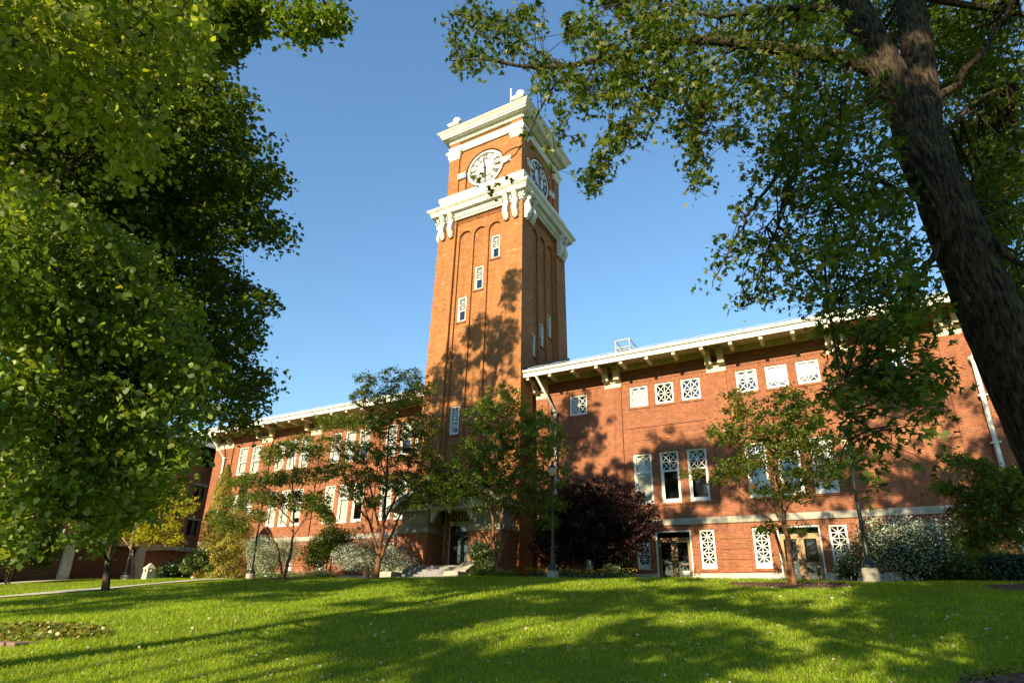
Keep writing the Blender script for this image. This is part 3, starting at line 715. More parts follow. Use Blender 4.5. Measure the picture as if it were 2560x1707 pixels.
# clock stage
m = MB(); m.sqring([(3.75, 29.7), (3.75, 30.3), (3.8, 30.34), (3.86, 30.5), (3.93, 30.62), (3.93, 30.92), (3.78, 30.96), (3.2, 30.97)], TC)
for k in (-1, 1):     # plinth blocks stepping forward under the corner piers
    pass
hp(m, 'stage_base', M['white'])
HC = 3.46; ZC, RC = 33.12, 1.66
def clock_face_wall():
    o = MB(); xl, xr = CX-HC, CX+HC; yf = CY-HC; y1, y2 = yf+.13, yf+.32; p = 1.0
    z0, z1 = 30.9, 36.7
    for a, b_ in ((xl, xl+p), (xr-p, xr)): o.quad((a, yf, z0), (b_, yf, z0), (b_, yf, z1), (a, yf, z1))
    a, b_ = xl+p, xr-p
    o.quad((a, yf, z0), (a, y1, z0), (a, y1, z1), (a, yf, z1)); o.quad((b_, y1, z0), (b_, yf, z0), (b_, yf, z1), (b_, y1, z1))
    ra = 1.8; n = 28
    o.quad((a, y1, z0), (CX-ra, y1, z0), (CX-ra, y1, z1), (a, y1, z1)); o.quad((CX+ra, y1, z0), (b_, y1, z0), (b_, y1, z1), (CX+ra, y1, z1))
    arc = [(CX-ra*math.cos(math.pi*k/n), ZC+ra*math.sin(math.pi*k/n)) for k in range(n+1)]
    for (x0, za), (x1, zb) in zip(arc, arc[1:]):
        o.quad((x0, y1, za), (x1, y1, zb), (x1, y1, z1), (x0, y1, z1)); o.quad((x0, y1, za), (x0, y2, za), (x1, y2, zb), (x1, y1, zb))
    o.quad((CX-ra, y1, z0), (CX-ra, y2, z0), (CX-ra, y2, ZC), (CX-ra, y1, ZC)); o.quad((CX+ra, y2, z0), (CX+ra, y1, z0), (CX+ra, y1, ZC), (CX+ra, y2, ZC))
    o.quad((CX-ra, y2, z0), (CX+ra, y2, z0), (CX+ra, y2, 35.1), (CX-ra, y2, 35.1))
    return o
cw = clock_face_wall()
for k in range(1, 4):
    q = clock_face_wall()
    for _ in range(k): q.rot_side(CX, CY)
    cw.add(q.v, q.f)
hp(cw, 'clock_stage', M['brick_tower'])
def ann(mb, r0, r1, y0, y1, n=48, cx=CX, cz=ZC):
    vs = []
    for r, y in ((r1, y1), (r1, y0), (r0, y0), (r0, y1)): vs += [(cx+r*math.cos(2*math.pi*k/n), y, cz+r*math.sin(2*math.pi*k/n)) for k in range(n)]
    mb.add(vs, [(i*n+k, i*n+(k+1) % n, ((i+1) % 4)*n+(k+1) % n, ((i+1) % 4)*n+k) for i in range(4) for k in range(n)])
NUM = ['XII', 'I', 'II', 'III', 'IIII', 'V', 'VI', 'VII', 'VIII', 'IX', 'X', 'XI']
def clock(side, nm):
    yb = CY-HC+.30
    d = MB(); n = 56
    vs = [(CX+r*math.cos(2*math.pi*k/n), y, ZC+r*math.sin(2*math.pi*k/n)) for r, y in ((RC, yb+.02), (RC, yb-.13), (RC-.15, yb-.13), (RC-.16, yb-.08)) for k in range(n)]
    d.add(vs, [(i*n+k, (i+1)*n+k, (i+1)*n+(k+1) % n, i*n+(k+1) % n) for i in range(3) for k in range(n)]+[tuple(range(3*n, 4*n))[::-1]])
    g = MB(); y0, y1 = yb-.12, yb-.085
    th = 1.0 if nm == 'numeral' else .8
    ann(g, 1.40, 1.45, y0, y1); ann(g, .84, .88 if th < 1 else .90, y0, y1)
    if th < 1: ann(g, 1.27, 1.29, y0, y1)
    for h, t in enumerate(NUM):
        A = math.pi/2-2*math.pi*h/12
        wd = {'I': .10, 'V': .2, 'X': .2}; tot = sum(wd[c] for c in t); p = -tot/2
        def rp(tx, rr): return (CX+rr*math.cos(A)+tx*math.sin(A), ZC+rr*math.sin(A)-tx*math.cos(A))
        for c in t:
            q = p+wd[c]/2; r0, r1 = .92, 1.38
            w0 = .055*th if th < 1 else .082
            if c == 'I': g.bar(rp(q*.85, r0), rp(q, r1), w0, y0, y1)
            elif c == 'V': g.bar(rp(q-.06, r1), rp(q, r0), w0*1.3, y0, y1); g.bar(rp(q+.06, r1), rp(q, r0), w0*.8, y0+.004, y1)
            else: g.bar(rp(q-.06, r1), rp(q+.06, r0), w0*1.3, y0, y1); g.bar(rp(q+.06, r1), rp(q-.06, r0), w0*.8, y0+.004, y1)
            p += wd[c]
    hd = MB(); y2 = yb-.17
    def hand(ang, L_, w0, w1, back):
        A = math.pi/2-ang; ca, sa = math.cos(A), math.sin(A)
        pr = [(-back, -w0*.5), (0, -w0), (L_*.55, -w0*1.05), (L_*.62, -w1), (L_, 0), (L_*.62, w1), (L_*.55, w0*1.05), (0, w0), (-back, w0*.5)]
        hd.prism_y([(CX+a*ca-b_*sa, ZC+a*sa+b_*ca) for a, b_ in pr], y2, y2+.03)
    hand(2*math.pi*(58.2/60), 1.36, .065, .05, .35); y2 = yb-.21; hand(2*math.pi*(5.97/12), 1.0, .09, .11, .25)
    hd.lathe([(.13, 0), (.13, .04)], (0, 0, 0), 16); k0 = len(hd.v)-32
    hd.v[k0:] = [(CX+x, yb-.22-z, ZC+y) for x, y, z in hd.v[k0:]]
    for mb in (d, g, hd):
        for _ in range(side): mb.rot_side(CX, CY)
    c = hp(d, 'clock', M['clock_face'], label='white clock face in the sunlit front of the tower' if side == 0 else 'white clock face with black numerals on the shaded side of the tower')
    g.build('numeral_ring', M['numeral'] if nm == 'numeral' else M['numeral_front'], c); hd.build('hands', M['numeral'] if nm == 'numeral' else M['numeral_front'], c)
clock(0, 'front'); clock(1, 'numeral')
def on_sides(build, name, m, sides=(0, 1, 3)):
    for k in sides:
        mb = build()
        for _ in range(k): mb.rot_side(CX, CY)
        hp(mb, name, m)
def impost(sx):
    mb = MB(); yf = CY-HC
    if sx:
        a, b_ = sorted((CX+sx*1.78, CX+sx*2.5)); mb.box(a, b_, yf-.03, yf+.16, 32.74, 33.14); mb.box(a-.04, b_+.04, yf-.09, yf+.16, 33.14, 33.2)
    return mb
for sx in (-1, 1): on_sides(lambda: impost(sx), 'impost_block', M['white'])
def entab():
    mb = MB(); yf = CY-HC
    mb.box(CX-HC+1.0, CX+HC-1.0, yf-.02, yf+.2, 35.56, 36.26); mb.box(CX-HC+1.0, CX+HC-1.0, yf-.06, yf-.018, 35.9, 36.02)
    return mb
on_sides(entab, 'entablature', M['white'])
for sx, sy in ((-1, -1), (1, -1), (1, 1), (-1, 1)):
    mb = MB(); c = (CX+sx*(HC-.5), CY+sy*(HC-.5))
    mb.sqring([(.5, 34.9), (.54, 34.92), (.54, 35.1), (.6, 35.16), (.62, 35.4), (.72, 35.5), (.76, 35.62), (.76, 35.72), (.58, 35.76), (.56, 36.0), (.6, 36.03), (.6, 36.12), (.6, 36.22), (.5, 36.26)], c); hp(mb, 'corner_capital', M['white'])
m = MB(); m.sqring([(3.40, 36.62), (3.52, 36.64), (3.52, 36.86), (3.62, 36.9), (3.66, 37.0), (4.02, 37.02), (4.02, 37.16), (4.1, 37.2), (4.12, 37.32), (4.26, 37.46), (4.34, 37.54), (4.34, 37.62), (3.8, 37.78), (.2, 38.3)], TC); d_ = dentils(3.52, 36.68, 36.82, .17, .09, .07); m.add(d_.v, d_.f); hp(m, 'upper_cornice', M['white'])
m = MB(); m.sqring([(4.36, 37.622), (4.36, 37.65), (3.85, 37.80), (.2, 38.36)], TC); hp(m, 'roof_cap', M['dark_metal'])
def finial(x, y):
    mb = MB(); c = (x, y); mb.sqring([(.42, 37.7), (.42, 38.5), (.5, 38.54), (.62, 38.7), (.62, 38.8), (.36, 38.88), (.3, 38.9)], c)
    n = 12; mb.lathe([(.1, 38.82), (.24, 38.92), (.36, 39.06), (.41, 39.24), (.40, 39.4), (.33, 39.56), (.2, 39.68), (.03, 39.71)], (x, y, 0), 18)
    hp(mb, 'finial', M['white'])
for sx in (-1, 1):
    for sy in (-1, 1): finial(CX+sx*3.12, CY+sy*3.2)
m = MB(); m.lathe([(.07, 37.8), (.055, 41.1), (.1, 41.12), (.1, 41.25), (.02, 41.3)], (-19.35, 33.2, 0), 10); hp(m, 'mast', M['white'])
# ---- entrance porch
PY = 30.0
PXC = -21.1
for sx in (-1, 1):
    a, b_ = sorted((PXC+sx*1.5, PXC+sx*3.85)); zs = [1.0, 1.75, 2.32, 2.9, 3.46, 4.05]
    m = MB(); m.box(a+.03, b_-.03, PY+.03, YF+.1, .9, 4.04); 
    for k in range(5): m.bbox(a, b_, PY, YF+.1, zs[k]+(.03), zs[k+1], .012)
    hp(m, 'porch_pier', M['brick_dull'])
    m = MB(); m.bbox(a-.1, b_+.1, PY-.1, YF+.1, 4.06, 4.44, .03); hp(m, 'pier_cap', M['stone'])
    m = MB(); m.bbox(a+.12, b_-.12, PY+.15, YF+.1, 4.44, 5.42, .03); hp(m, 'pier_block', M['stone'])
    # curved bracket under the beam
    x0 = PXC+sx*1.5; prof = [(x0+sx*.05, 5.45), (x0-sx*.5, 5.45), (x0-sx*.4, 5.3), (x0-sx*.2, 5.05), (x0-sx*.1, 4.75), (x0+sx*.05, 4.75)]
    if sx > 0: prof = prof[::-1]
    m = MB(); m.prism_y(prof, PY+.25, PY+.5); hp(m, 'porch_bracket', M['white'])
m = MB(); m.box(PXC-3.9, PXC+3.9, PY-.05, PY+.5, 5.44, 5.98); m.box(PXC-3.95, PXC+3.95, PY-.12, PY+.5, 5.98, 6.06); hp(m, 'porch_beam', M['white'])
ap, ez2, hw = 8.0, 5.62, 4.45
def rake(y0, y1, t0, t1, m_, nm):
    mb = MB()
    for sx in (-1, 1):
        q = [(PXC, ap-t0), (PXC+sx*hw, ez2-t0), (PXC+sx*hw, ez2-t1), (PXC, ap-t1)]
        mb.prism_y(q if sx < 0 else q[::-1], y0, y1)
    return hp(mb, nm, m_)
rake(PY-.55, PY-.45, 0, .3, M['white'], 'bargeboard'); rake(PY-.45, YF+.1, .06, .16, M['cream'], 'porch_soffit'); rake(PY-.6, YF+.1, -.05, -.001, M['slate'], 'porch_roof')
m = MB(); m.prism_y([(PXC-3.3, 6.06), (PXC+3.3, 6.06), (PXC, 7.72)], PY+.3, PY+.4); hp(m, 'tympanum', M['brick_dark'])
m = MB(); m.box(PXC-.12, PXC+.12, PY-.02, PY+.28, 5.7, 7.7); m.lathe([(.02, 5.18), (.1, 5.24), (.14, 5.34), (.14, 5.44)], (PXC, PY+.12, 0), 10); hp(m, 'king_post', M['white'])
sb = MB(); sb.box(PXC-1.25, PXC+1.0, PY-.14, PY-.122, 5.56, 5.92); sgn = hp(sb, 'sign', M['sign_board'])
tcu = bpy.data.curves.new('sign_text', 'FONT'); tcu.body = 'BRYAN HALL'; tcu.size = .36; tcu.align_x = 'CENTER'; tcu.align_y = 'CENTER'; tcu.extrude = .006
to = bpy.data.objects.new('sign_text', tcu); COL.objects.link(to)
dg = bpy.context.evaluated_depsgraph_get(); me = bpy.data.meshes.new_from_object(to.evaluated_get(dg)); bpy.data.objects.remove(to)
for v in me.vertices: v.co = Vector((v.co.x*.93+PXC-.125-CX, -v.co.z+PY-.15-CY, v.co.y+5.74-1.2))
link('lettering', me, M['sign_red'], sgn)
# recessed entrance wall in the tower foot
DY = YF+.42
m = MB(); m.box(PXC-2.1, PXC+2.1, YF-.02, YF+.03, 1.4, 6.0); hp(m, 'entrance_wall', M['brick_dull'])
fr = MB(); y = YF-.02; a, b_ = PXC-.95, PXC+.95
fr.box(a-.08, a, y-.06, y, 2.1, 5.72); fr.box(b_, b_+.08, y-.06, y, 2.1, 5.72); fr.box(a, b_, y-.06, y, 5.52, 5.72); fr.box(a, b_, y-.08, y, 4.62, 4.9)
dd = hp(fr, 'entrance_door', M['cream'], label='dark glazed double door under a latticed transom')
lt = MB(); lattice(lt, a, b_, 4.9, 5.52, 8, 2, 'star', .035, y-.05, y-.02); lt.build('lattice', M['cream'], dd)
bk = MB(); bk.box(a, b_, y-.015, y-.003, 2.1, 5.52); bk.build('dark_backing', M['black'], dd)
df = MB()
for p, q in ((a, PXC-.01), (PXC+.01, b_)):
    df.box(p, p+.1, y-.06, y-.016, 2.1, 4.2); df.box(q-.1, q, y-.06, y-.016, 2.1, 4.2); df.box(p+.1, q-.1, y-.058, y-.016, 4.06, 4.2); df.box(p+.1, q-.1, y-.058, y-.016, 2.1, 2.35)
df.box(a, b_, y-.06, y-.016, 4.2, 4.26); df.build('door_leaf', M['door_dark'], dd)
ps = MB(); ps.box(a+.24, a+.62, y-.04, y-.02, 3.28, 3.31); ps.box(a+.3, a+.56, y-.04, y-.02, 3.18, 3.2); ps.bar((a+.38, 3.34), (a+.43, 3.4), .03, y-.04, y-.02); ps.bar((a+.43, 3.4), (a+.48, 3.34), .03, y-.04, y-.02); ps.build('door_lettering', M['sign_white'], dd)
pn = MB(); pn.box(a, b_, y-.035, y-.03, 2.1, 4.62); pn.build('pane', M['glass'], dd)
for sx in (-1, 1):
    x = PXC+sx*1.62; fw = MB(); w = .5
    fw.box(x-w/2, x-w/2+.14, y-.09, y, 2.55, 5.72); fw.box(x+w/2-.05, x+w/2, y-.09, y, 2.55, 5.72); fw.box(x-w/2, x+w/2, y-.1, y, 4.5, 4.66); fw.box(x-w/2, x+w/2, y-.09, y-.001, 5.62, 5.72); fw.box(x-w/2, x+w/2, y-.09, y-.001, 2.55, 2.68)
    sd = hp(fw, 'sidelight', M['cream'])
    l2 = MB(); lattice(l2, x-w/2+.14, x+w/2-.05, 2.68, 4.5, 2, 8, 'star', .025, y-.05, y-.03); l2.build('lattice', M['cream'], sd)
    b2 = MB(); b2.box(x-w/2+.14, x+w/2-.05, y-.02, y-.003, 2.68, 5.62); b2.build('dark_backing', M['black'], sd)
m = MB(); m.box(PXC-1.23, PXC-1.0, y-.04, y-.02, 3.42, 3.78); sg = hp(m, 'access_sign', M['sign_blue'])
m = MB(); m.lathe([(.02, 0), (.03, .02)], (0, 0, 0), 10); m.v = [(PXC-1.115+x, y-.045-z, 3.68+yy) for x, yy, z in m.v]; m.bar((PXC-1.13, 3.65), (PXC-1.12, 3.55), .025, y-.05, y-.04); m.bar((PXC-1.12, 3.55), (PXC-1.06, 3.53), .025, y-.05, y-.04); m.build('symbol', M['sign_white'], sg)
# landing and steps with stone cheek walls
m = MB(); m.box(PXC-1.5, PXC+1.5, 29.3, YF, .9, 2.08)
for k in range(5): m.bbox(PXC-1.75, PXC+1.75, 27.55+.35*k, 29.35 if k == 4 else 29.32, .8, 1.38+.15*k-(.0), .012)
hp(m, 'steps', M['step'])
for sx in (-1, 1):
    a, b_ = sorted((PXC+sx*1.77, PXC+sx*2.6))
    m = MB(); m.extrude_x([(29.98, .8), (28.2, .8), (28.2, 1.72), (28.5, 1.86), (29.3, 2.26), (29.98, 2.26)], a, b_); hp(m, 'cheek_wall', M['stone'])
    m = MB(); m.bbox(a-.1 if sx < 0 else a, b_ if sx < 0 else b_+.1, 27.3, 28.2, .8, 1.66, .04); hp(m, 'end_block', M['stone'])

# hanging lantern in the porch
lan = empty('hanging_lantern', (PXC-.1, PY+.7, 4.3), 'dark globe lantern hanging on a chain above the entrance steps', 'lantern')
m = MB(); m.tube([(PXC-.1, PY+.7, 5.42), (PXC-.1, PY+.7, 4.92)], .018, 5); m.lathe([(.02, 4.95), (.1, 4.88), (.24, 4.8), (.26, 4.76)], (PXC-.1, PY+.7, 0), 14); m.lathe([(.02, 4.3), (.05, 4.34), (.16, 4.42), (.2, 4.48)], (PXC-.1, PY+.7, 0), 14)
for k in range(6):
    a = k*math.pi/3; m.tube([(PXC-.1+.2*math.cos(a), PY+.7+.2*math.sin(a), 4.47), (PXC-.1+.25*math.cos(a), PY+.7+.25*math.sin(a), 4.78)], .012, 4)
m.build('lantern_frame', M['lamp_iron'], lan)
m = MB(); m.lathe([(.16, 4.46), (.2, 4.52), (.225, 4.64), (.22, 4.76)], (PXC-.1, PY+.7, 0), 16); m.build('globe', M['globe'], lan, True)

# yellow guard rail and its hatch on the roof
gr = empty('roof_guard_rail', (-10.7, 34.1, 15.5), 'yellow safety rail cage on the roof edge above the right wing', 'guard rail')
m = MB(); x0, x1, y0, y1 = -11.25, -10.32, 33.6, 35.3
for z in (1.0, .48):
    m.tube([(x0, y0, 15.15+z), (x1, y0, 15.15+z)], .026, 6); m.tube([(x0, y0, 15.15+z), (x0, y1, 15.15+z)], .026, 6); m.tube([(x1, y0, 15.15+z), (x1, y1, 15.15+z)], .026, 6)
for x in (x0, x1):
    m.tube([(x, y0, 15.1), (x, y0, 16.15)], .035, 6); m.tube([(x, y0+.85, 15.5), (x, y0+.85, 16.15)], .03, 6); m.tube([(x, y1, 15.7), (x, y1, 16.15)], .03, 6)
m.build('rail', M['yellow'], gr); m = MB(); m.box(x0+.15, x1-.05, y0+.1, y0+.8, 15.3, 15.52); m.build('hatch', M['dark_metal'], gr)

# ------------------------------------------------------------------ annex on the left
AX = -53.0
annex = empty('brick_annex', (AX, 30, 1.3), 'plain brick building with small dark windows and grey roof at the left edge', 'building')
def ap_(mb, nm, m_): return mb.build(nm, m_, annex)
def wall_x(mb, y0, y1, z0, z1, X, holes, depth=.3):
    t = MB(); wall_y(t, y0, y1, z0, z1, 0, holes, depth); mb.add([(X-y, x, z) for x, y, z in t.v], t.f)
AW = []
for yc in (34.52, 31.65, 28.6, 25.5, 22.4, 19.3):
    AW += [(yc-.54, yc+.54, 11.8, 12.9), (yc-.54, yc+.54, 8.58, 9.98), (yc-.54, yc+.54, 5.44, 6.8)]
m = MB(); wall_x(m, 8, 46, 3.95, 13.6, AX, AW); m.box(AX-14, AX-.31, 8, 46, 1, 13.5)
ap_(m, 'wall', M['brick_dull'])
for a, b_, c, d in AW:
    fr = MB(); X = AX-.12; t = .06
    fr.box(X-.06, X, a, a+t, c, d); fr.box(X-.06, X, b_-t, b_, c, d); fr.box(X-.06, X, a+t, b_-t, c, c+t); fr.box(X-.06, X, a+t, b_-t, d-t, d); ym = a+(b_-a)*.68; fr.box(X-.05, X-.005, ym-.03, ym+.03, c+t, d-t)
    o = fr.build('window', M['dark_metal'], annex)
    g = MB(); g.box(X-.035, X-.025, a+t, b_-t, c+t, d-t); g.build('pane', M['glass'], o); r = MB(); r.box(X-.17, X-.1, a, b_, c, d); r.build('dark_backing', M['black'], o)
    l = MB(); l.box(AX-.05, AX+.035, a-.12, b_+.12, d+.01, d+.22); l.build('lintel', M['stone_pale'] if d < 12 else M['brick_soldier'], o)
    if (round(a*7+c) % 3) == 0 and d < 12:
        cu = MB(); cu.box(X-.09, X-.075, b_-.5, b_-.22, c+t, d-t); cu.build('curtain', M['blind'], o)
m = MB(); m.box(AX-.02, AX+.04, 8, 46, 10.68, 10.78); ap_(m, 'corbel_course', M['brick_dull'])
m = MB(); m.box(AX-.3, AX+.06, 8, 24.6, 3.9, 4.32); m.box(AX-.3, AX+.06, 24.6, 46, 4.0, 4.36)
n = 12; ya, yb_ = 30.75, 37.0
prof = [(ya, 4.0), (ya, 3.75)]+[(ya+(yb_-ya)*k/n, 3.75+.28*math.sin(math.pi*k/n)) for k in range(1, n)]+[(yb_, 3.75), (yb_, 4.0)]
t = MB(); t.prism_y(prof, 0, .25); m.add([(AX+.03-y, x, z) for x, y, z in t.v], t.f); ap_(m, 'beam', M['stone_pale'])
for yc in (18.5, 24.9, 30.4, 37.1):
    m = MB(); m.extrude_x([(yc-.34, 1.0), (yc+.34, 1.0), (yc+.3, 3.98), (yc-.3, 3.98)], AX-.4, AX+.12); ap_(m, 'column', M['stone_pale'])
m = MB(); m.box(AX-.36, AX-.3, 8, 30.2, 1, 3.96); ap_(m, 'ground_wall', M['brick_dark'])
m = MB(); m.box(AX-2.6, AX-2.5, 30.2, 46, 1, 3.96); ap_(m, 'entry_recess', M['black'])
m = MB(); m.extrude_x([(8, 0), (46, 0), (46, .1), (8, .1)], 0, 1); m = MB()
m.add([(AX+.9, 7, 13.5), (AX+.9, 47, 13.5), (AX-7, 40, 16.8), (AX-7, 14, 16.8), (AX-15, 47, 13.5), (AX-15, 7, 13.5)], [(0, 1, 2, 3), (1, 4, 2), (4, 5, 3, 2), (5, 0, 3)]); ap_(m, 'roof', M['shingle'])
m = MB(); m.box(AX+.78, AX+.92, 7, 47, 13.34, 13.52); m.box(AX-.1, AX+.8, 7, 47, 13.42, 13.46); ap_(m, 'gutter', M['dark_metal'])

# ------------------------------------------------------------------ street lamps, pillar, hydrant
lampg = 'green iron street lamps along the front of the hall'
def lamp_proto():
    r = empty('street_lamp', (0, 0, 0), 'x', 'street lamp', lampg)
    m = MB(); m.lathe([(.27, -.25), (.27, .26), (.25, .31), (.2, .33)], n=16); m.build('footing', M['stone'], r)
    m = MB(); m.lathe([(.24, .33), (.24, .42), (.2, .5), (.17, .54), (.16, .6), (.105, .64), (.085, 1.28), (.11, 1.3), (.11, 1.36), (.075, 1.4), (.066, 1.8), (.048, 4.3), (.07, 4.33), (.07, 4.38), (.05, 4.42), (.08, 4.5), (.13, 4.56), (.14, 4.6)], n=14)
    for k in range(8):
        a = k*math.pi/4; m.tube([(.06*math.cos(a), .06*math.sin(a), 1.42), (.046*math.cos(a), .046*math.sin(a), 4.25)], .012, 4)
    m.build('post', M['lamp_iron'], r, False)
    m = MB(); m.lathe([(.12, 4.6), (.17, 4.66), (.205, 4.78), (.205, 4.88), (.17, 5.0), (.15, 5.02)], n=20); m.build('globe', M['globe'], r, True)
    m = MB(); m.lathe([(.175, 4.98), (.17, 5.03), (.11, 5.12), (.07, 5.16), (.05, 5.2), (.06, 5.23), (.03, 5.3), (.005, 5.36)], n=16); m.build('cap', M['lamp_iron'], r)
    return r
LP = [(.505, 25.2, 'street lamp in front of the white flowering bush, its globe behind maple leaves'), (-11.85, 25.2, 'street lamp with a clear globe beside the purple-leaved tree'),
      (-32.05, 25.2, 'street lamp standing left of the pale spirea, half hidden by a small tree'), (-45.3, 25.2, 'street lamp under the golden tree beside the stone pillar')]
lp = lamp_proto()
for i, (x, y, lb) in enumerate(LP):
    o = lp if i == 0 else copy_tree(lp)
    o.location = (x, y, .0463*y if i < 3 else .0445*y); o['label'] = lb
    o.location.z = max(o.location.z, gz(x, y))
pl = empty('stone_pillar', (-43.9, 26.0, 1.18), 'pale stone pillar with a pyramid cap standing on the lawn', 'pillar')
m = MB(); c = (-43.9, 26.0); m.sqring([(.3, 1.0), (.25, 1.85), (.25, 1.9)], c); m.build('shaft', M['stone_pale'], pl)
m = MB(); m.sqring([(.3, 1.9), (.3, 1.96), (.02, 2.32)], c); m.build('cap', M['stone_pale'], pl)
m = MB()
m.bbox(c[0]-.38, c[0]+.38, c[1]-.09, c[1]+.09, 1.72, 1.87, .01); m.bbox(c[0]-.09, c[0]+.09, c[1]-.38, c[1]+.38, 1.725, 1.865, .01); m.build('arm', M['stone_pale'], pl)
hy = empty('hydrant', (-45.9, 26.8, 1.2), 'small white hydrant between the pillar and the golden tree trunk', 'hydrant')
m = MB(); m.lathe([(.14, 1.05), (.14, 1.12), (.1, 1.15), (.1, 1.5), (.13, 1.53), (.12, 1.6), (.07, 1.68), (.03, 1.74)], (-45.9, 26.8, 0), 12); m.build('barrel', M['sign_white'], hy)
m = MB(); m.tube([(-45.9, 26.8, 1.42), (-45.62, 26.7, 1.42)], .06, 8); m.build('outlet', M['sign_white'], hy)

# ------------------------------------------------------------------ foliage toolkit
def tmpl(kind):
    if kind == 'star':      # deeply cut five-lobed leaf
        tip = [(-100, .55), (-38, .92), (0+18, 0)]
        pts = [(0, -.06)]
        ang = [-125, -95, -68, -38, -16, 0, 16, 38, 68, 95, 125]; rad = [.55, .26, .30, .86, .34, 1.0, .34, .86, .30, .26, .55]
        P = [(0, 0)]+[(math.sin(math.radians(a))*r*.62, .30+math.cos(math.radians(a))*r*.68) for a, r in zip(ang, rad)]
        P = [(x, y, -.18*abs(x)-.12*y*y) for x, y in P]
        return np.array(P), [(0, i, i+1) for i in range(1, len(P)-1)][:0] or [tuple([0]+list(range(1, len(P))))]
    if kind == 'oval':
        P = [(0, 0, 0), (.30, .18, -.06), (.36, .48, -.08), (.14, .85, -.14), (0, 1.0, -.2), (-.14, .85, -.14), (-.36, .48, -.08), (-.30, .18, -.06)]
        return np.array(P), [(0, 1, 2, 3, 4), (0, 4, 5, 6, 7)]
    if kind == 'lobed':
        P = [(0, 0, 0), (.34, .1, -.05), (.22, .3, -.05), (.48, .55, -.1), (.2, .62, -.1), (0, 1.0, -.2), (-.2, .62, -.1), (-.48, .55, -.1), (-.22, .3, -.05), (-.34, .1, -.05)]
        return np.array(P), [tuple(range(10))]
    if kind == 'thin':
        P = [(0, 0, 0), (.15, .45, -.04), (0, 1, -.15), (-.15, .45, -.04)]
        return np.array(P), [(0, 1, 2, 3)]
    if kind == 'dot':
        P = [(0, 0, 0), (.4, .4, 0), (0, .8, 0), (-.4, .4, 0)]
        return np.array(P), [(0, 1, 2, 3)]
TPL = {k: tmpl(k) for k in ('star', 'oval', 'lobed', 'thin', 'dot')}
def leaves(C, up=(0, 0, 1), tilt=.6, size=.1, kind='oval', var=.3, out=None, droop=.35):
    """C (N,3) leaf positions -> vertex array"""
    N = len(C); P, F = TPL[kind]
    n = np.tile(np.array(up, float), (N, 1)) + rng.normal(0, tilt, (N, 3))
    if out is not None: n += out
    n /= np.linalg.norm(n, axis=1, keepdims=True)
    a = rng.normal(0, 1, (N, 3)); a[:, 2] -= droop
    t = a-n*np.sum(a*n, 1, keepdims=True); t /= np.linalg.norm(t, axis=1, keepdims=True)+1e-9
    b = np.cross(t, n); s = size*(1+rng.uniform(-var, var, N))[:, None, None]
    V = C[:, None, :] + s*(P[None, :, 0, None]*b[:, None] + P[None, :, 1, None]*t[:, None] + P[None, :, 2, None]*n[:, None])
    return V, len(P), F
def sprays(centers, radius, per, flat=.38, var=.35):
    centers = np.asarray(centers, float); N = len(centers)
    R = radius*(1+rng.uniform(-var, var, N))
    d = rng.normal(0, 1, (N, per, 3)); d /= np.linalg.norm(d, axis=2, keepdims=True); d *= rng.uniform(0, 1, (N, per, 1))**.45
    d[:, :, 2] *= flat
    # every spray leans its own way
    tl = rng.normal(0, .35, (N, 2)); d[:, :, 2] += d[:, :, 0]*tl[:, None, 0]+d[:, :, 1]*tl[:, None, 1]
    d[:, :, 2] -= .25*(d[:, :, 0]**2+d[:, :, 1]**2)
    return (centers[:, None]+d*R[:, None, None]).reshape(-1, 3)
def in_poly(poly, n):
    poly = np.array(poly, float); lo, hi = poly.min(0), poly.max(0); out = []
    while sum(len(o) for o in out) < n:
        p = rng.uniform(lo, hi, (n*2, 2)); ins = np.zeros(len(p), bool); j = len(poly)-1
        for i in range(len(poly)):
            xi, yi = poly[i]; xj, yj = poly[j]
            c = ((yi > p[:, 1]) != (yj > p[:, 1])) & (p[:, 0] < (xj-xi)*(p[:, 1]-yi)/(yj-yi+1e-9)+xi); ins ^= c; j = i
        out.append(p[ins])
    return np.concatenate(out)[:n]
def in_ell(ells, n):
    w = np.array([e[2]*e[3] for e in ells], float); w /= w.sum(); k = rng.choice(len(ells), n, p=w); e = np.array([q[:4] for q in ells], float)[k]
    a = rng.uniform(0, 2*math.pi, n); r = np.sqrt(rng.uniform(0, 1, n)); return np.stack([e[:, 0]+e[:, 2]*r*np.cos(a), e[:, 1]+e[:, 3]*r*np.sin(a)], 1), k
RM3 = np.array([R2, U2, FW])
def px_rays(uv):
    uv = np.asarray(uv, float); q = np.stack([(uv[:, 0]*K-1280)/FPX, -(uv[:, 1]*K-PPY)/FPX, np.ones(len(uv))], 1); return q@RM3
def to_dist(uv, d): r = px_rays(uv); return r/np.linalg.norm(r, axis=1, keepdims=True)*np.asarray(d).reshape(-1, 1)
def to_Y(uv, Y): r = px_rays(uv); return r*(np.asarray(Y).reshape(-1)/r[:, 1])[:, None]
def polyline(pts, n=6):
    # smooth through points
    P = [Vector(p) for p in pts]; out = []
    for i in range(len(P)-1):
        p0 = P[max(i-1, 0)]; p1 = P[i]; p2 = P[i+1]; p3 = P[min(i+2, len(P)-1)]
        for k in range(n):
            t = k/n; out.append(.5*((2*p1)+(p2-p0)*t+(2*p0-5*p1+4*p2-p3)*t*t+(3*p1-p0-3*p2+p3)*t**3))
    out.append(P[-1]); return out
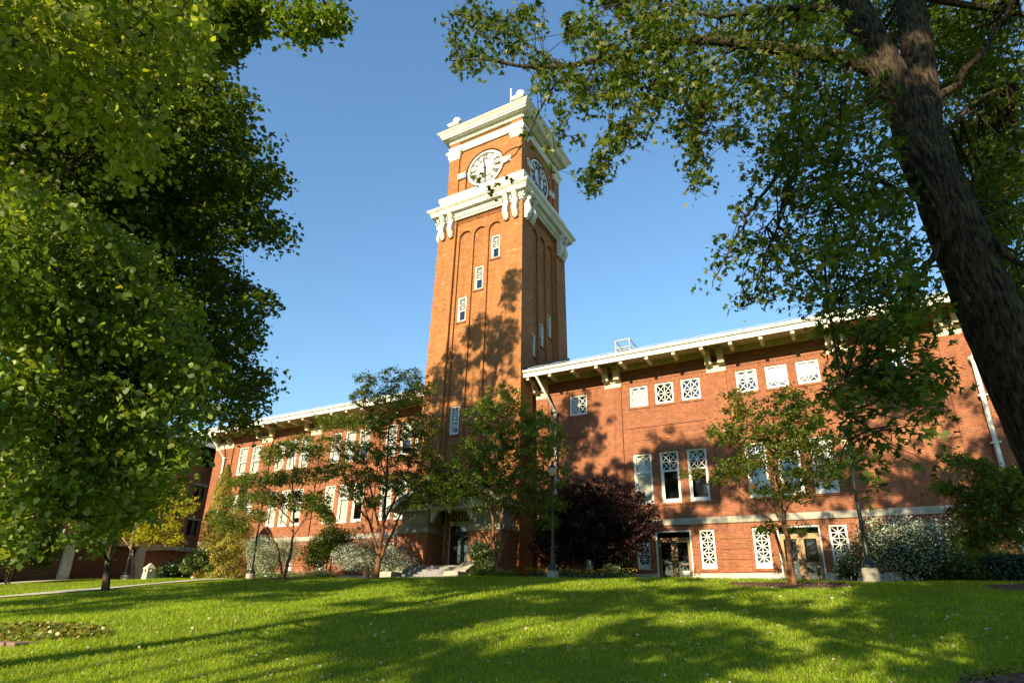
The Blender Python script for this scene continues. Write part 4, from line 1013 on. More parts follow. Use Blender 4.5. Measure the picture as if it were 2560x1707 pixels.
class Tree:
    def __init__(s, name, base, label, cat='tree', group=None, bark='bark'):
        s.root = empty(name, base, label, cat, group); s.wood = MB(); s.nodes = []; s.bark = M[bark]
    def limb(s, pts, r0, r1, n=5, sides=9, wob=0., bark=None):
        P = polyline(pts, n)
        if wob: P = [p+Vector(rng.normal(0, wob, 3)) if 0 < i < len(P)-1 else p for i, p in enumerate(P)]
        m = len(P); rad = [r0+(r1-r0)*(i/(m-1))**.8 for i in range(m)]
        s.wood.bark_tube(P, rad, 70, .08, bark) if bark else s.wood.tube(P, rad, sides); s.nodes += [tuple(p) for p in P[m//4:]]; return P
    def twigs(s, C, r=.012, keep=1., maxd=4., sag=.08):
        if not s.nodes: return
        Nn = np.array(s.nodes)
        for c in C:
            if rng.uniform() > keep: continue
            d = np.linalg.norm(Nn-c, axis=1); i = np.argmin(d+rng.uniform(0, .25, len(d))*d)
            if d[i] > maxd or d[i] < .05: continue
            a = Vector(Nn[i]); b = Vector(c); L_ = (b-a).length
            mid = a.lerp(b, .5)+Vector((0, 0, L_*sag))+Vector(rng.normal(0, .05*L_, 3))
            s.wood.tube([a, mid, b], [r*(1+.5*L_), r*.9, r*.4], 4, False)
    def finish(s, V=None, mat_=None, name='crown'):
        if s.wood.f: s.wood.build('trunk', s.bark, s.root, True)
        if V is not None: fastmesh(name, *V, mat_, s.root)
    def leaf(s, C, mat_, size, kind, name='crown', tilt=.6, out=None, droop=.35, up=(0, 0, 1), var=.35):
        V, n, F = leaves(C, up, tilt, size, kind, var, out=out, droop=droop); return fastmesh(name, V, n, F, mat_, s.root)

# ------------------------------------------------------------------ big silver maple on the right, its limbs reaching across the sky
def pts(lst, Y0, Y1):
    n = len(lst); return [at(u, v, Y0+(Y1-Y0)*i/(n-1)) for i, (u, v) in enumerate(lst)]
mb_ = at(2490, 1200, 8.8); mx_, my_ = mb_.x+.25, 8.8
mp_ = Tree('silver_maple', (mx_, my_, gz(mx_, my_)), 'large leaning forked maple on the right with star-shaped leaves hanging over the roof', bark='bark')
tr = polyline([(mx_+.1, my_, gz(mx_, my_)-.3), (mx_, my_, gz(mx_, my_)+.6), at(2455, 1110, 8.8), at(2325, 827, 8.75), at(2240, 643, 8.7), at(2188, 515, 8.65), at(2141, 395, 8.6), at(2100, 300, 8.55)], 26)
rad = np.interp(np.linspace(0, 1, len(tr)), [0, .08, .16, .3, .8, 1], [.62, .45, .36, .325, .305, .29])
mp_.wood.bark_tube(tr, rad)
mp_.limb([at(2110, 325, 8.56), at(2090, 270, 8.5), at(2044, 184, 8.4), at(1994, 83, 8.3), at(1935, -30, 8.2), at(1860, -160, 8.0)], .255, .18, 22, 14, bark=1.7)
mp_.limb([at(2125, 345, 8.6), at(2122, 265, 8.7), at(2113, 165, 8.8), at(2102, 98, 8.85), at(2088, -10, 8.9), at(2070, -150, 9.0)], .24, .18, 22, 14, bark=4.1)
mp_.limb(pts([(2030, 170), (1940, 135), (1838, 119), (1750, 107), (1617, 92), (1525, 104), (1470, 115), (1378, 138), (1286, 154), (1194, 152), (1121, 138), (1035, 140)], 8.4, 6.3), .13, .012, 5, 9)
for l, y0, y1, r in (([(1290, 152), (1180, 80), (1086, 21)], 6.9, 6.6, .03), ([(1060, 138), (1045, 90), (1030, 40)], 6.4, 6.2, .016),
        ([(1332, 145), (1270, 200), (1237, 259), (1201, 332), (1155, 384), (1128, 448)], 7.0, 6.4, .026), ([(1201, 332), (1150, 360), (1110, 405)], 6.6, 6.4, .012),
        ([(1370, 140), (1332, 223), (1303, 279), (1275, 345)], 7.1, 6.8, .022), ([(1618, 95), (1535, 157), (1487, 217), (1454, 289), (1405, 355), (1350, 425)], 7.6, 6.9, .04),
        ([(1700, 105), (1610, 180), (1584, 240), (1598, 328), (1601, 420)], 7.8, 7.2, .03), ([(1470, 115), (1440, 60), (1430, -20)], 7.2, 7.0, .03),
        ([(2060, 200), (1950, 260), (1850, 330), (1742, 459), (1712, 508), (1680, 564), (1636, 660)], 8.4, 7.2, .05), ([(1850, 330), (1800, 470), (1760, 600), (1720, 700)], 7.9, 7.3, .03),
        ([(2160, 560), (2110, 643), (2086, 702), (2040, 770), (1990, 850), (1960, 960), (1930, 1060)], 8.5, 6.8, .05), ([(2086, 702), (1990, 700), (1900, 690)], 8.2, 7.4, .03),
        ([(2160, 480), (2060, 430), (1960, 400), (1860, 420), (1760, 520)], 8.6, 8.0, .05), ([(1990, 850), (1930, 870), (1870, 900)], 7.2, 6.6, .02),
        ([(2120, 250), (2200, 190), (2290, 60), (2350, -40)], 8.7, 9.5, .08), ([(2180, 420), (2290, 560), (2400, 640)], 8.7, 8.4, .07), ([(2150, 330), (2250, 230), (2330, 190)], 8.8, 10, .05),
        ([(1960, 20), (1800, 20), (1650, 40), (1520, 10)], 8.3, 7.6, .06), ([(1838, 119), (1820, 250), (1800, 400)], 8.1, 7.9, .03), ([(1960, 135), (1930, 300), (1900, 480)], 8.3, 8.0, .04)):
    mp_.limb(pts(l, y0, y1), r, .004 if r < .03 else .006 if r < .06 else .02, 5, 7, .006 if r < .03 else .02)
hang = [(1060, 115, 32, 55), (1045, 45, 25, 25), (1100, 135, 45, 25), (1090, 25, 30, 22), (1130, 60, 35, 30), (1170, 90, 35, 28), (1215, 55, 32, 40), (1210, 20, 20, 20), (1230, 130, 45, 20), (1245, 205, 22, 25),
        (1260, 155, 36, 22), (1235, 262, 16, 20), (1212, 305, 12, 14), (1290, 185, 30, 28), (1300, 250, 20, 28), (1280, 310, 18, 22), (1340, 175, 40, 35), (1340, 230, 25, 35), 
        (1365, 80, 45, 45), (1400, 110, 40, 30), (1340, 40, 22, 20), (1425, 160, 45, 45), (1390, 200, 35, 35), (1460, 30, 40, 40), (1500, 70, 40, 35), (1470, 140, 50, 40), (1440, 225, 38, 35), (1480, 240, 35, 35), (1420, 300, 28, 28), (1395, 345, 30, 28), (1360, 410, 28, 28), (1385, 385, 22, 22), (1330, 320, 15, 10),
        (1455, 300, 28, 25), (1400, 455, 10, 8), (1545, 60, 50, 50), (1560, 150, 55, 50), (1520, 200, 40, 40), (1590, 220, 45, 50), (1590, 300, 30, 40), (1600, 370, 28, 35), (1605, 415, 22, 20), (1560, 290, 25, 25), (1640, 250, 45, 40), (1690, 300, 35, 30)]
dense = [(1640, 60, 70, 60), (1650, 150, 60, 50), (1720, 60, 80, 60), (1720, 180, 70, 60), (1800, 80, 80, 80), (1800, 220, 80, 70), (1880, 120, 80, 100), (1880, 300, 80, 90), (1960, 300, 80, 120), (1800, 350, 60, 70), (1760, 400, 40, 40),
         (1730, 480, 38, 35), (1850, 440, 70, 70), (1940, 480, 80, 80), (2030, 480, 70, 90), (1740, 560, 30, 30), (1690, 560, 28, 25), (1650, 630, 22, 25), (1665, 590, 18, 18), (1720, 690, 35, 20), (1755, 650, 28, 25), (1800, 560, 45, 45), (1880, 590, 70, 50), (1980, 600, 80, 60), (2070, 600, 60, 70),
         (1850, 660, 50, 30), (1940, 680, 60, 35), (2040, 700, 60, 45), (2100, 690, 40, 50), (1830, 690, 14, 14)]
lowr = [(2010, 780, 60, 50), (2080, 780, 60, 50), (1960, 800, 50, 40), (1900, 740, 40, 25),
         (1990, 870, 70, 40), (1900, 910, 45, 25), (1950, 930, 60, 30), (2060, 880, 60, 40), (2100, 920, 40, 30), (1970, 1000, 45, 25), (2010, 1060, 40, 30), (1950, 1060, 30, 25), (2040, 1010, 25, 20), (1990, 950, 40, 30), (2130, 850, 30, 40), (2120, 960, 25, 20), (2150, 1070, 10, 10)]
behind = [(2270, 100, 90, 110), (2300, 280, 80, 110), (2300, 450, 80, 100), (2240, 480, 40, 70), (2310, 600, 70, 70), (2335, 700, 40, 60), (2200, 330, 40, 60), (2200, 140, 45, 120), (2330, 760, 30, 30), (2050, 60, 90, 60), (2010, 160, 40, 60), (1900, 30, 120, 50), (2150, 60, 40, 60)]
uv, k = in_ell(hang, 620); C1 = to_Y(uv, np.interp(uv[:, 0], [1030, 1700], [6.4, 7.6])+rng.normal(0, .25, len(uv)))
C1b = np.concatenate([C1[:0], np.array([at(u, v, 6.45) for u, v in ((1112, 408), (1100, 412), (1170, 414), (1131, 446), (1136, 436), (1254, 340), (1262, 385))])])
mp_.twigs(C1, .006, .8, 1.6); mp_.twigs(C1b, .004, 1, 1.6)
uv, k = in_ell(dense, 720); C2 = to_Y(uv, np.interp(uv[:, 1], [0, 600, 1100], [8.6, 8.0, 6.9])+rng.normal(0, .9, len(uv)))
uv, k = in_ell(lowr, 130); C2 = np.concatenate([C2, to_Y(uv, np.interp(uv[:, 1], [700, 1100], [7.8, 6.9])+rng.normal(0, .4, len(uv)))])
mp_.twigs(C2, .008, .6, 2.0)
uv, k = in_ell(behind, 700); C3 = to_Y(uv, rng.uniform(9.5, 13, len(uv)))
mp_.twigs(C3, .012, .4, 3)
Cl = np.concatenate([sprays(C1b, .10, 9, .8), sprays(C1, .19, 13, .7), sprays(C2, .30, 17, .55), sprays(C3, .42, 30, .5)])
mp_.finish(); mp_.leaf(Cl, L['silver'], .105, 'star', tilt=.85, droop=.8, var=.45)
# upper crown of the same maple above the frame: it shades the lawn and the right wing
def cloud(cx, cy, cz, rx, ry, rz, n, shell=.55):
    d = rng.normal(0, 1, (n, 3)); d /= np.linalg.norm(d, axis=1, keepdims=True); d *= (shell+(1-shell)*rng.uniform(0, 1, (n, 1)))**1
    d *= rng.uniform(.75, 1.1, (n, 1)); return d*np.array([rx, ry, rz])+np.array([cx, cy, cz])

# ------------------------------------------------------------------ left: near linden with large leaves, darker maple behind it
ln = Tree('linden_tree', (-11.6, 2.0, gz(-11.6, 2.0)), 'linden with big leaves, the upper ones coloured sunlit, filling the near left edge of the view', bark='bark_grey')
ln.limb([(-11.6, 2.0, gz(-11.6, 2)-.2), (-11.5, 2.05, 2), (-11.3, 2.1, 6), (-11.0, 2.2, 10), (-10.8, 2.2, 14)], .42, .16, 5, 14)
for l, d0, d1, r in (([(-160, -60), (0, 14), (56, 39), (148, 63), (239, 98), (300, 150), (330, 260)], 9, 7.6, .11), ([(148, 63), (200, 60), (300, 80), (400, 60)], 8, 7.6, .05), ([(-120, 60), (56, 110), (110, 200), (190, 270), (230, 350)], 9, 8, .06),
        ([(-300, 700), (-80, 760), (60, 800), (200, 830), (330, 900)], 10, 7.4, .08), ([(-300, 900), (-60, 1010), (100, 1040), (230, 1060)], 10, 7, .06), ([(-300, 500), (-60, 560), (100, 600), (230, 640), (330, 700)], 10, 7.6, .07), ([(60, 800), (200, 960), (330, 1040), (400, 1080)], 8, 7.2, .03), ([(-300, 1000), (-100, 1120), (60, 1160), (180, 1190)], 10, 7, .05)):
    n = len(l); ln.limb([atd(u, v, 1.7+d0+(d1-d0)*i/(n-1)) for i, (u, v) in enumerate(l)], r*.85, .008, 5, 8, .02)
low = [(-40, 490), (120, 490), (160, 520), (230, 570), (330, 600), (345, 650), (390, 720), (430, 760), (435, 850), (430, 980), (402, 1045), (372, 1080), (372, 1105), (330, 1130), (270, 1165), (220, 1175), (150, 1160), (90, 1195), (-40, 1230)]
upp = [(-60, -40), (300, -60), (470, -20), (480, 90), (420, 160), (400, 250), (345, 320), (335, 415), (285, 430), (235, 350), (180, 270), (60, 200), (-60, 220)]
uv = in_poly(low, 520); cc = in_poly(low, 95); cc = np.concatenate([cc, np.array([(60, 472), (150, 482), (205, 520), (262, 556), (335, 592), (352, 640), (402, 690), (440, 745), (455, 800), (455, 860), (440, 950), (425, 1020), (405, 1060), (380, 1105), (320, 1150), (250, 1190), (40, 1240)], float)])
kk = rng.integers(0, len(cc), 720); uv = np.concatenate([uv, cc[kk]+rng.normal(0, 1, (720, 2))*np.array([15, 24])]); D1 = to_dist(uv, rng.uniform(8.2, 11.5, len(uv))); ln.twigs(D1, .007, .7, 2.5)
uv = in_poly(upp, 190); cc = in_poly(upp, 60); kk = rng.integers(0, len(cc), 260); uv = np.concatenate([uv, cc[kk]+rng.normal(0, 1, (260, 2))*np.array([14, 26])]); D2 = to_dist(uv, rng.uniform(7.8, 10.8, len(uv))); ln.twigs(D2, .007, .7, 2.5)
ln.finish(); ln.leaf(sprays(D1, .31, 31, .5), L['linden'], .075, 'oval', tilt=1.2, droop=1.3, var=.5); ln.leaf(sprays(D2, .28, 22, .65), L['linden_sunlit'], .075, 'oval', tilt=1.2, droop=1.3, var=.5, name='crown')

m2 = Tree('maple_tree', (-23.5, 6.0, gz(-23.5, 6)), 'tall dark maple whose ragged crown edge stands against the sky on the left', bark='bark_thin')
m2.limb([(-23.5, 6, gz(-23.5, 6)-.2), (-23.4, 6, 3), (-23.2, 6, 8), (-22.6, 6.1, 14), (-21.5, 6.2, 20), (-20, 6.5, 27)], .5, .15, 6, 14)
for l, d0, d1, r in (([(60, 560), (232, 440), (309, 453), (387, 443), (492, 450), (600, 470)], 22, 15.5, .16), ([(100, 520), (246, 422), (310, 387), (380, 330), (470, 290)], 22, 16, .10), ([(150, 800), (330, 820), (411, 842), (457, 863), (527, 881), (600, 900)], 21, 15, .10),
        ([(200, 700), (340, 640), (430, 620), (560, 670)], 21, 15, .09), ([(100, 400), (260, 260), (380, 220), (500, 210)], 22, 16, .09), ([(387, 443), (420, 500), (440, 560)], 17.5, 16, .04), ([(411, 842), (480, 930), (540, 990)], 17, 15, .04), ([(0, 300), (150, 120), (330, 40), (520, 40), (590, 80)], 22, 14, .12), ([(250, 700), (400, 720), (520, 760)], 20, 15.5, .07)):
    n = len(l); m2.limb([atd(u, v, d0+(d1-d0)*i/(n-1)) for i, (u, v) in enumerate(l)], r, .015, 5, 8, .05)
edge = [(290, 150), (455, 130), (505, 180), (545, 215), (582, 262), (576, 310), (606, 330), (604, 372), (662, 392), (640, 428), (598, 450), (602, 482), (640, 500), (658, 522), (642, 560), (610, 556), (575, 535), (545, 548), (528, 580), (506, 625), (555, 640), (590, 660), (630, 678), (622, 716), (598, 738), (588, 770), (566, 800), (562, 832), (592, 850), (618, 858), (620, 895), (588, 918), (594, 962), (556, 985), (500, 975), (450, 970), (410, 940), (300, 900), (160, 600), (-40, 500), (-40, 60)]
uv = in_poly(edge, 1500); Dm = rng.uniform(14.2, 21, len(uv)); Q1 = to_dist(uv, Dm); m2.twigs(Q1, .012, .35, 4)
ex = [(520, 20, 70, 40), (490, 70, 55, 45), (575, 50, 22, 25), (560, 85, 14, 14), (520, 122, 10, 16), (600, 10, 30, 20)]
uv, k = in_ell(ex, 130); Q2 = to_dist(uv, rng.uniform(12, 14, len(uv))); m2.twigs(Q2, .008, .6, 3)
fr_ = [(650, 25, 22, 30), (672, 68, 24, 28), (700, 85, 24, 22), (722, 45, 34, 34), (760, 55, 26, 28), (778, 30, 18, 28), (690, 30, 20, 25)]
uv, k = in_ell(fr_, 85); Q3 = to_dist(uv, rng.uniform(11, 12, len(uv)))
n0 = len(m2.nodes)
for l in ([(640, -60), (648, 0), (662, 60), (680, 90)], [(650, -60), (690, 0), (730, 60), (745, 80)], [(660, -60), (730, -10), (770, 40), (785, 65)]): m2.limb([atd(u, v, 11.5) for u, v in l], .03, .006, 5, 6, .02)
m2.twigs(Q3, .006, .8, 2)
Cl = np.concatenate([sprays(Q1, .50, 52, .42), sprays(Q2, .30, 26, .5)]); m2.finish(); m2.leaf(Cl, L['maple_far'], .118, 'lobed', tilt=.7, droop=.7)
m2.leaf(sprays(Q3, .22, 16, .6), L['lit'], .085, 'lobed', tilt=.7, droop=.7, name='crown')  # hanging fringe takes the leaf colour with sun painted in

# ------------------------------------------------------------------ ornamental trees along the front
def small_tree(name, label, base_px, Y, stems, ells, conv, leafm, n, spread, per, size=.085, kind='lobed', bark='bark_red', R=.34, r0=.11, cat='tree', keep=.5):
    b = at(*base_px, Y); z = gz(b.x, Y); t = Tree(name, (b.x, Y, z), label, cat, 'ornamental trees along the front of the hall' if name == 'ornamental_tree' else None, bark=bark)
    for l, r in stems:
        P = [at(*conv(u, v), Y+dy) for u, v, dy in l]
        if l[0][2] == 0 and r > .05: P[0] = Vector((P[0].x, P[0].y, z-.1))
        t.limb(P, r, max(.006, r*.12), 5, 8, .015)
    e = [(*conv(q[0], q[1]), q[2]*conv.s, q[3]*conv.s) for q in ells]
    e = [(a_, b_, c_*1.22, d_*1.3) for a_, b_, c_, d_ in e]; n = int(n*1.5); R *= .78; uv, k = in_ell(e, n); C = to_Y(uv, Y+rng.normal(0, spread, n)); t.twigs(C, .007, keep, 3); per = int(per*1.05); size = size*1.05
    t.finish(); t.leaf(sprays(C, R*1.1, per, .45, .6), leafm, size, kind, tilt=.75, droop=.5, var=.45); return t
class CV:
    def __init__(s, x0, y0, sc): s.x0, s.y0, s.s = x0, y0, sc
    def __call__(s, u, v): return (s.x0+s.s*u, s.y0+s.s*v)
c7 = CV(404, 827, .34); c1_ = CV(0, 0, 1.0); c8 = CV(955.5, 1029, .1992); c6 = CV(1727, 992, .2656)
small_tree('ornamental_tree', 'thin leafy small tree standing left, between the lamp and the spirea bushes', (650, 1333), 24.0,
    [([(725, 1490, 0), (745, 1420, .05), (775, 1300, .1), (790, 1190, .1), (795, 1000, .2), (790, 850, .3), (795, 640, .4)], .13), ([(715, 1440, .1), (697, 1300, -.1), (670, 1230, -.3), (600, 1130, -.6), (500, 1050, -.9)], .07),
     ([(790, 1190, .1), (850, 1100, .4), (930, 960, .9), (980, 820, 1.2)], .06), ([(790, 1100, .1), (700, 1000, -.4), (620, 900, -.8), (560, 820, -1)], .05), ([(795, 950, .2), (880, 800, .3), (920, 640, .2)], .04), ([(785, 1150, 0), (720, 1080, .5), (640, 960, .9), (600, 800, 1.1)], .04), ([(792, 900, .2), (730, 760, .3), (700, 620, .3)], .03)],
    [(730, 600, 60, 45), (850, 560, 70, 50), (920, 640, 50, 55), (640, 640, 60, 50), (580, 800, 110, 40), (450, 830, 80, 40), (700, 800, 80, 40), (870, 780, 80, 45), (420, 950, 90, 45), (290, 1060, 80, 40), (370, 1100, 90, 45), (600, 930, 110, 45), (820, 950, 90, 50), (960, 950, 70, 50), (1000, 760, 70, 40), (1010, 1050, 50, 40), (560, 1050, 70, 30)],
    c7, L['small'], 600, .9, 34)
small_tree('ornamental_tree', 'tallest ornamental tree, dark and full, in front of the tower left of the entrance', (863, 1331), 26.0,
    [([(1350, 1480, 0), (1370, 1350, .05), (1385, 1230, .1), (1405, 1050, .2), (1420, 900, .3), (1430, 700, .4), (1440, 400, .4), (1460, 150, .3)], .17), ([(1375, 1330, .05), (1335, 1190, -.2), (1300, 1080, -.5), (1220, 980, -.8), (1150, 820, -1.0), (1090, 600, -1)], .10),
     ([(1385, 1330, .05), (1450, 1190, .3), (1530, 1010, .7), (1600, 900, 1.0), (1740, 780, 1.3)], .10), ([(1400, 1100, .2), (1480, 940, -.2), (1560, 760, -.5), (1620, 500, -.8), (1620, 200, -.8)], .08), ([(1385, 1150, .1), (1330, 950, .5), (1290, 700, .8), (1270, 400, .9), (1280, 150, .8)], .08), ([(1420, 800, .3), (1350, 560, .1), (1300, 350, 0)], .05), ([(1300, 1080, -.5), (1250, 900, -.6), (1200, 700, -.6)], .04)],
    [(1280, 150, 60, 50), (1460, 110, 70, 45), (1600, 120, 60, 45), (1300, 260, 100, 50), (1480, 250, 120, 60), (1650, 230, 80, 60), (1740, 160, 35, 20), (1120, 420, 110, 45), (1000, 420, 60, 40), (1300, 420, 120, 60), (1480, 450, 130, 70), (1680, 450, 100, 70), (1050, 560, 110, 45), (1250, 620, 120, 60), (1450, 640, 120, 70), (1660, 640, 110, 65), (1080, 720, 90, 45), (1250, 790, 110, 50), (1500, 820, 120, 60), (1700, 800, 100, 65), (1310, 950, 80, 40), (1600, 950, 80, 40), (1700, 930, 80, 50), (1180, 880, 80, 40), (1840, 900, 60, 60), (1850, 760, 60, 60)],
    c7, L['small'], 980, 1.2, 36, R=.36)
small_tree('ornamental_tree', 'bright green ornamental tree with reddish forked stems right of the entrance steps', (1146, 1331), 26.6,
    [([(950, 1525, 0), (945, 1400, .05), (920, 1300, .05), (895, 1100, .1), (890, 850, .2), (860, 680, .3), (830, 450, .3), (800, 100, .2)], .16), ([(955, 1330, .05), (970, 1180, .1), (990, 950, .1), (980, 750, 0), (1000, 550, -.2), (1010, 200, -.3), (960, -200, -.4)], .11),
     ([(985, 1200, .1), (1010, 1120, .1), (1070, 950, -.2), (1110, 820, -.4), (1190, 700, -.7), (1350, 560, -1)], .08), ([(880, 700, .3), (760, 560, .6), (640, 420, .9), (560, 300, 1)], .05), ([(1000, 500, -.2), (1120, 300, -.5), (1280, 120, -.8)], .05), ([(840, 450, .3), (720, 200, .6), (640, 0, .8)], .04), ([(1100, 830, -.4), (1180, 800, 0), (1300, 780, .4)], .035)],
    [((u-955.5)/.1992, (v-1029)/.1992, ru/.1992, rv/.1992) for u, v, ru, rv in [(1150, 918, 45, 28), (1120, 955, 45, 28), (1190, 955, 55, 32), (1150, 1005, 65, 32), (1230, 1000, 50, 32), (1250, 965, 28, 20), (1272, 1030, 28, 20), (1180, 1055, 75, 32), (1085, 1080, 50, 30), (1110, 1125, 60, 26), (1200, 1105, 65, 30), (1262, 1090, 38, 22), (1220, 1148, 55, 22), (1262, 1150, 36, 18), (1075, 1035, 35, 25), (1045, 1095, 35, 30), (1250, 1195, 28, 11)]],
    c8, L['lit'], 760, 1.0, 36, bark='bark_red')
small_tree('ornamental_tree', 'slim open ornamental tree in a mulch ring before the right hand glazed door', (1821, 1334), 22.0,
    [([(1824, 1334, 0), (1807, 1231, 0), (1799, 1178, .05), (1784, 1125, .1), (1778, 1072, .1), (1773, 1019, .15), (1778, 950, .2)], .11), ([(1806, 1262, 0), (1775, 1204, -.2), (1751, 1183, -.4), (1727, 1165, -.5), (1709, 1139, -.7), (1670, 1112, -.9), (1620, 1092, -1)], .055),
     ([(1795, 1165, .05), (1800, 1110, .3), (1840, 1075, .5), (1890, 1060, .7)], .04), ([(1785, 1130, .1), (1760, 1080, -.2), (1720, 1040, -.4), (1680, 1000, -.5)], .04), ([(1778, 1072, .1), (1805, 1010, .2), (1820, 950, .3), (1830, 905, .3)], .04), ([(1775, 1040, .1), (1740, 980, -.1), (1705, 925, -.2)], .035), ([(1800, 1180, .05), (1820, 1150, -.3), (1850, 1130, -.5), (1900, 1105, -.7)], .03), ([(1797, 1200, 0), (1760, 1150, .5), (1740, 1120, .7)], .03)],
    [(1630, 1090, 50, 13), (1690, 1072, 50, 18), (1665, 990, 45, 14), (1690, 1012, 38, 14), (1700, 930, 30, 28), (1680, 902, 18, 10), (1740, 978, 55, 28), (1760, 1038, 55, 24), (1800, 930, 42, 24), (1820, 900, 22, 14), (1840, 960, 45, 25), (1800, 1000, 55, 22), (1850, 1040, 45, 18), (1905, 1100, 40, 12), (1830, 1092, 45, 14), (1780, 1122, 45, 13), (1830, 1140, 36, 12), (1768, 1212, 20, 9), (1832, 1212, 20, 9), (1880, 1010, 36, 18), (1905, 1065, 30, 12)],
    c1_, L['small'], 380, .8, 32, size=.08, R=.30)
small_tree('ornamental_tree', 'leafy small tree spreading in from the right edge over a clipped hedge', (2400, 1340), 23.0,
    [([(2560, 1400, 0), (2530, 1100, 0), (2480, 800, .1), (2380, 560, .2), (2200, 400, .2), (1980, 290, .1), (1760, 230, 0)], .12), ([(2500, 900, .1), (2380, 760, .3), (2200, 640, .5), (1950, 560, .7), (1700, 480, .8)], .05), ([(2510, 1000, 0), (2350, 900, -.4), (2150, 860, -.6), (1900, 830, -.8)], .05), ([(2400, 600, .2), (2420, 400, .2), (2400, 250, .2)], .05)],
    [(1700, 220, 70, 28), (1800, 240, 80, 32), (1950, 280, 90, 38), (2050, 350, 90, 45), (1650, 460, 60, 38), (1750, 500, 80, 38), (1900, 560, 100, 45), (2100, 480, 120, 60), (2250, 400, 100, 70), (2280, 550, 100, 80), (2100, 650, 120, 50), (1950, 680, 110, 40), (2250, 720, 110, 60), (1800, 680, 60, 22), (1900, 820, 100, 45), (2050, 850, 110, 50), (2250, 880, 110, 60), (1850, 920, 80, 35), (1900, 980, 60, 22), (2400, 500, 120, 120)],
    c6, L['small'], 330, .9, 34)
pt = small_tree('purple_leaf_tree', 'bushy dark purple-leaved tree spreading beside the centre lamp', (1370, 1325), 30.5,
    [([(1370, 1325, 0), (1365, 1270, 0), (1350, 1210, -.3), (1300, 1160, -.6)], .12), ([(1372, 1320, 0), (1385, 1250, .1), (1400, 1180, .2), (1410, 1130, .2)], .10), ([(1380, 1290, 0), (1420, 1230, .2), (1450, 1190, .4)], .07)],
    [(1380, 1145, 75, 40), (1320, 1130, 40, 28), (1400, 1195, 95, 50), (1330, 1215, 75, 55), (1265, 1190, 35, 45), (1440, 1205, 40, 25), (1465, 1200, 16, 10), (1290, 1255, 60, 35), (1380, 1250, 80, 30)],
    c1_, L['purple'], 620, 1.0, 40, size=.10, kind='oval', bark='bark_thin', R=.42)
# golden tree, young dark-trunked tree and dark shrub at the far left
gt = small_tree('golden_tree', 'golden yellow tree in front of the brick building on the left', (303, 1331), 27.0,
    [([(303, 1331, 0), (306, 1290, .1), (302, 1250, .2), (312, 1190, .3), (330, 1130, .3)], .2), ([(303, 1262, .2), (270, 1225, -.2), (220, 1200, -.5), (150, 1200, -1)], .08), ([(304, 1250, .2), (350, 1200, .5), (400, 1160, .9), (425, 1130, 1.0)], .08)],
    [(193, 1162, 34, 26), (258, 1172, 40, 30), (110, 1212, 26, 12), (304, 1198, 40, 36), (361, 1180, 40, 40), (414, 1132, 20, 16), (424, 1162, 22, 16), (398, 1225, 26, 20), (322, 1225, 36, 22), (140, 1240, 22, 10), (300, 1130, 50, 40), (240, 1215, 40, 20), (350, 1130, 40, 40)],
    c1_, L['gold'], 330, 1.3, 34, size=.13, kind='oval', bark='bark_pink', R=.5)
yt = Tree('young_tree', tuple(at(242, 1358, 16.2)), 'young tree with a thin dark bare trunk rising from the lawn on the left', bark='bark_thin')
b = at(242, 1358, 16.2); zb = gz(b.x, b.y); yt.root.location.z = zb; WLOC[yt.root.name] = (b.x, b.y, zb)
yt.limb([(b.x, b.y, zb-.1), at(249, 1290, 16.2), at(262, 1200, 16.2), at(274, 1120, 16.2), at(285, 1000, 16.2)], .19, .05, 5, 10)
for l in ([(266, 1180), (220, 1120), (170, 1090)], [(268, 1160), (320, 1110), (380, 1090)], [(274, 1120), (260, 1050), (230, 990)], [(276, 1110), (330, 1040), (370, 1000)]): yt.limb([at(u, v, 16.2) for u, v in l], .06, .012, 5, 7)
uv, k = in_ell([(265, 1080, 130, 90), (200, 1150, 80, 45), (320, 1130, 80, 45), (250, 1190, 60, 25), (180, 1230, 35, 20), (215, 1255, 32, 12)], 330); Cy = to_dist(uv, rng.uniform(29, 34, len(uv))); yt.twigs(Cy, .012, .4, 5)
yt.finish(); yt.leaf(sprays(Cy, .6, 40, .45), L['linden'], .14, 'oval', tilt=.6)
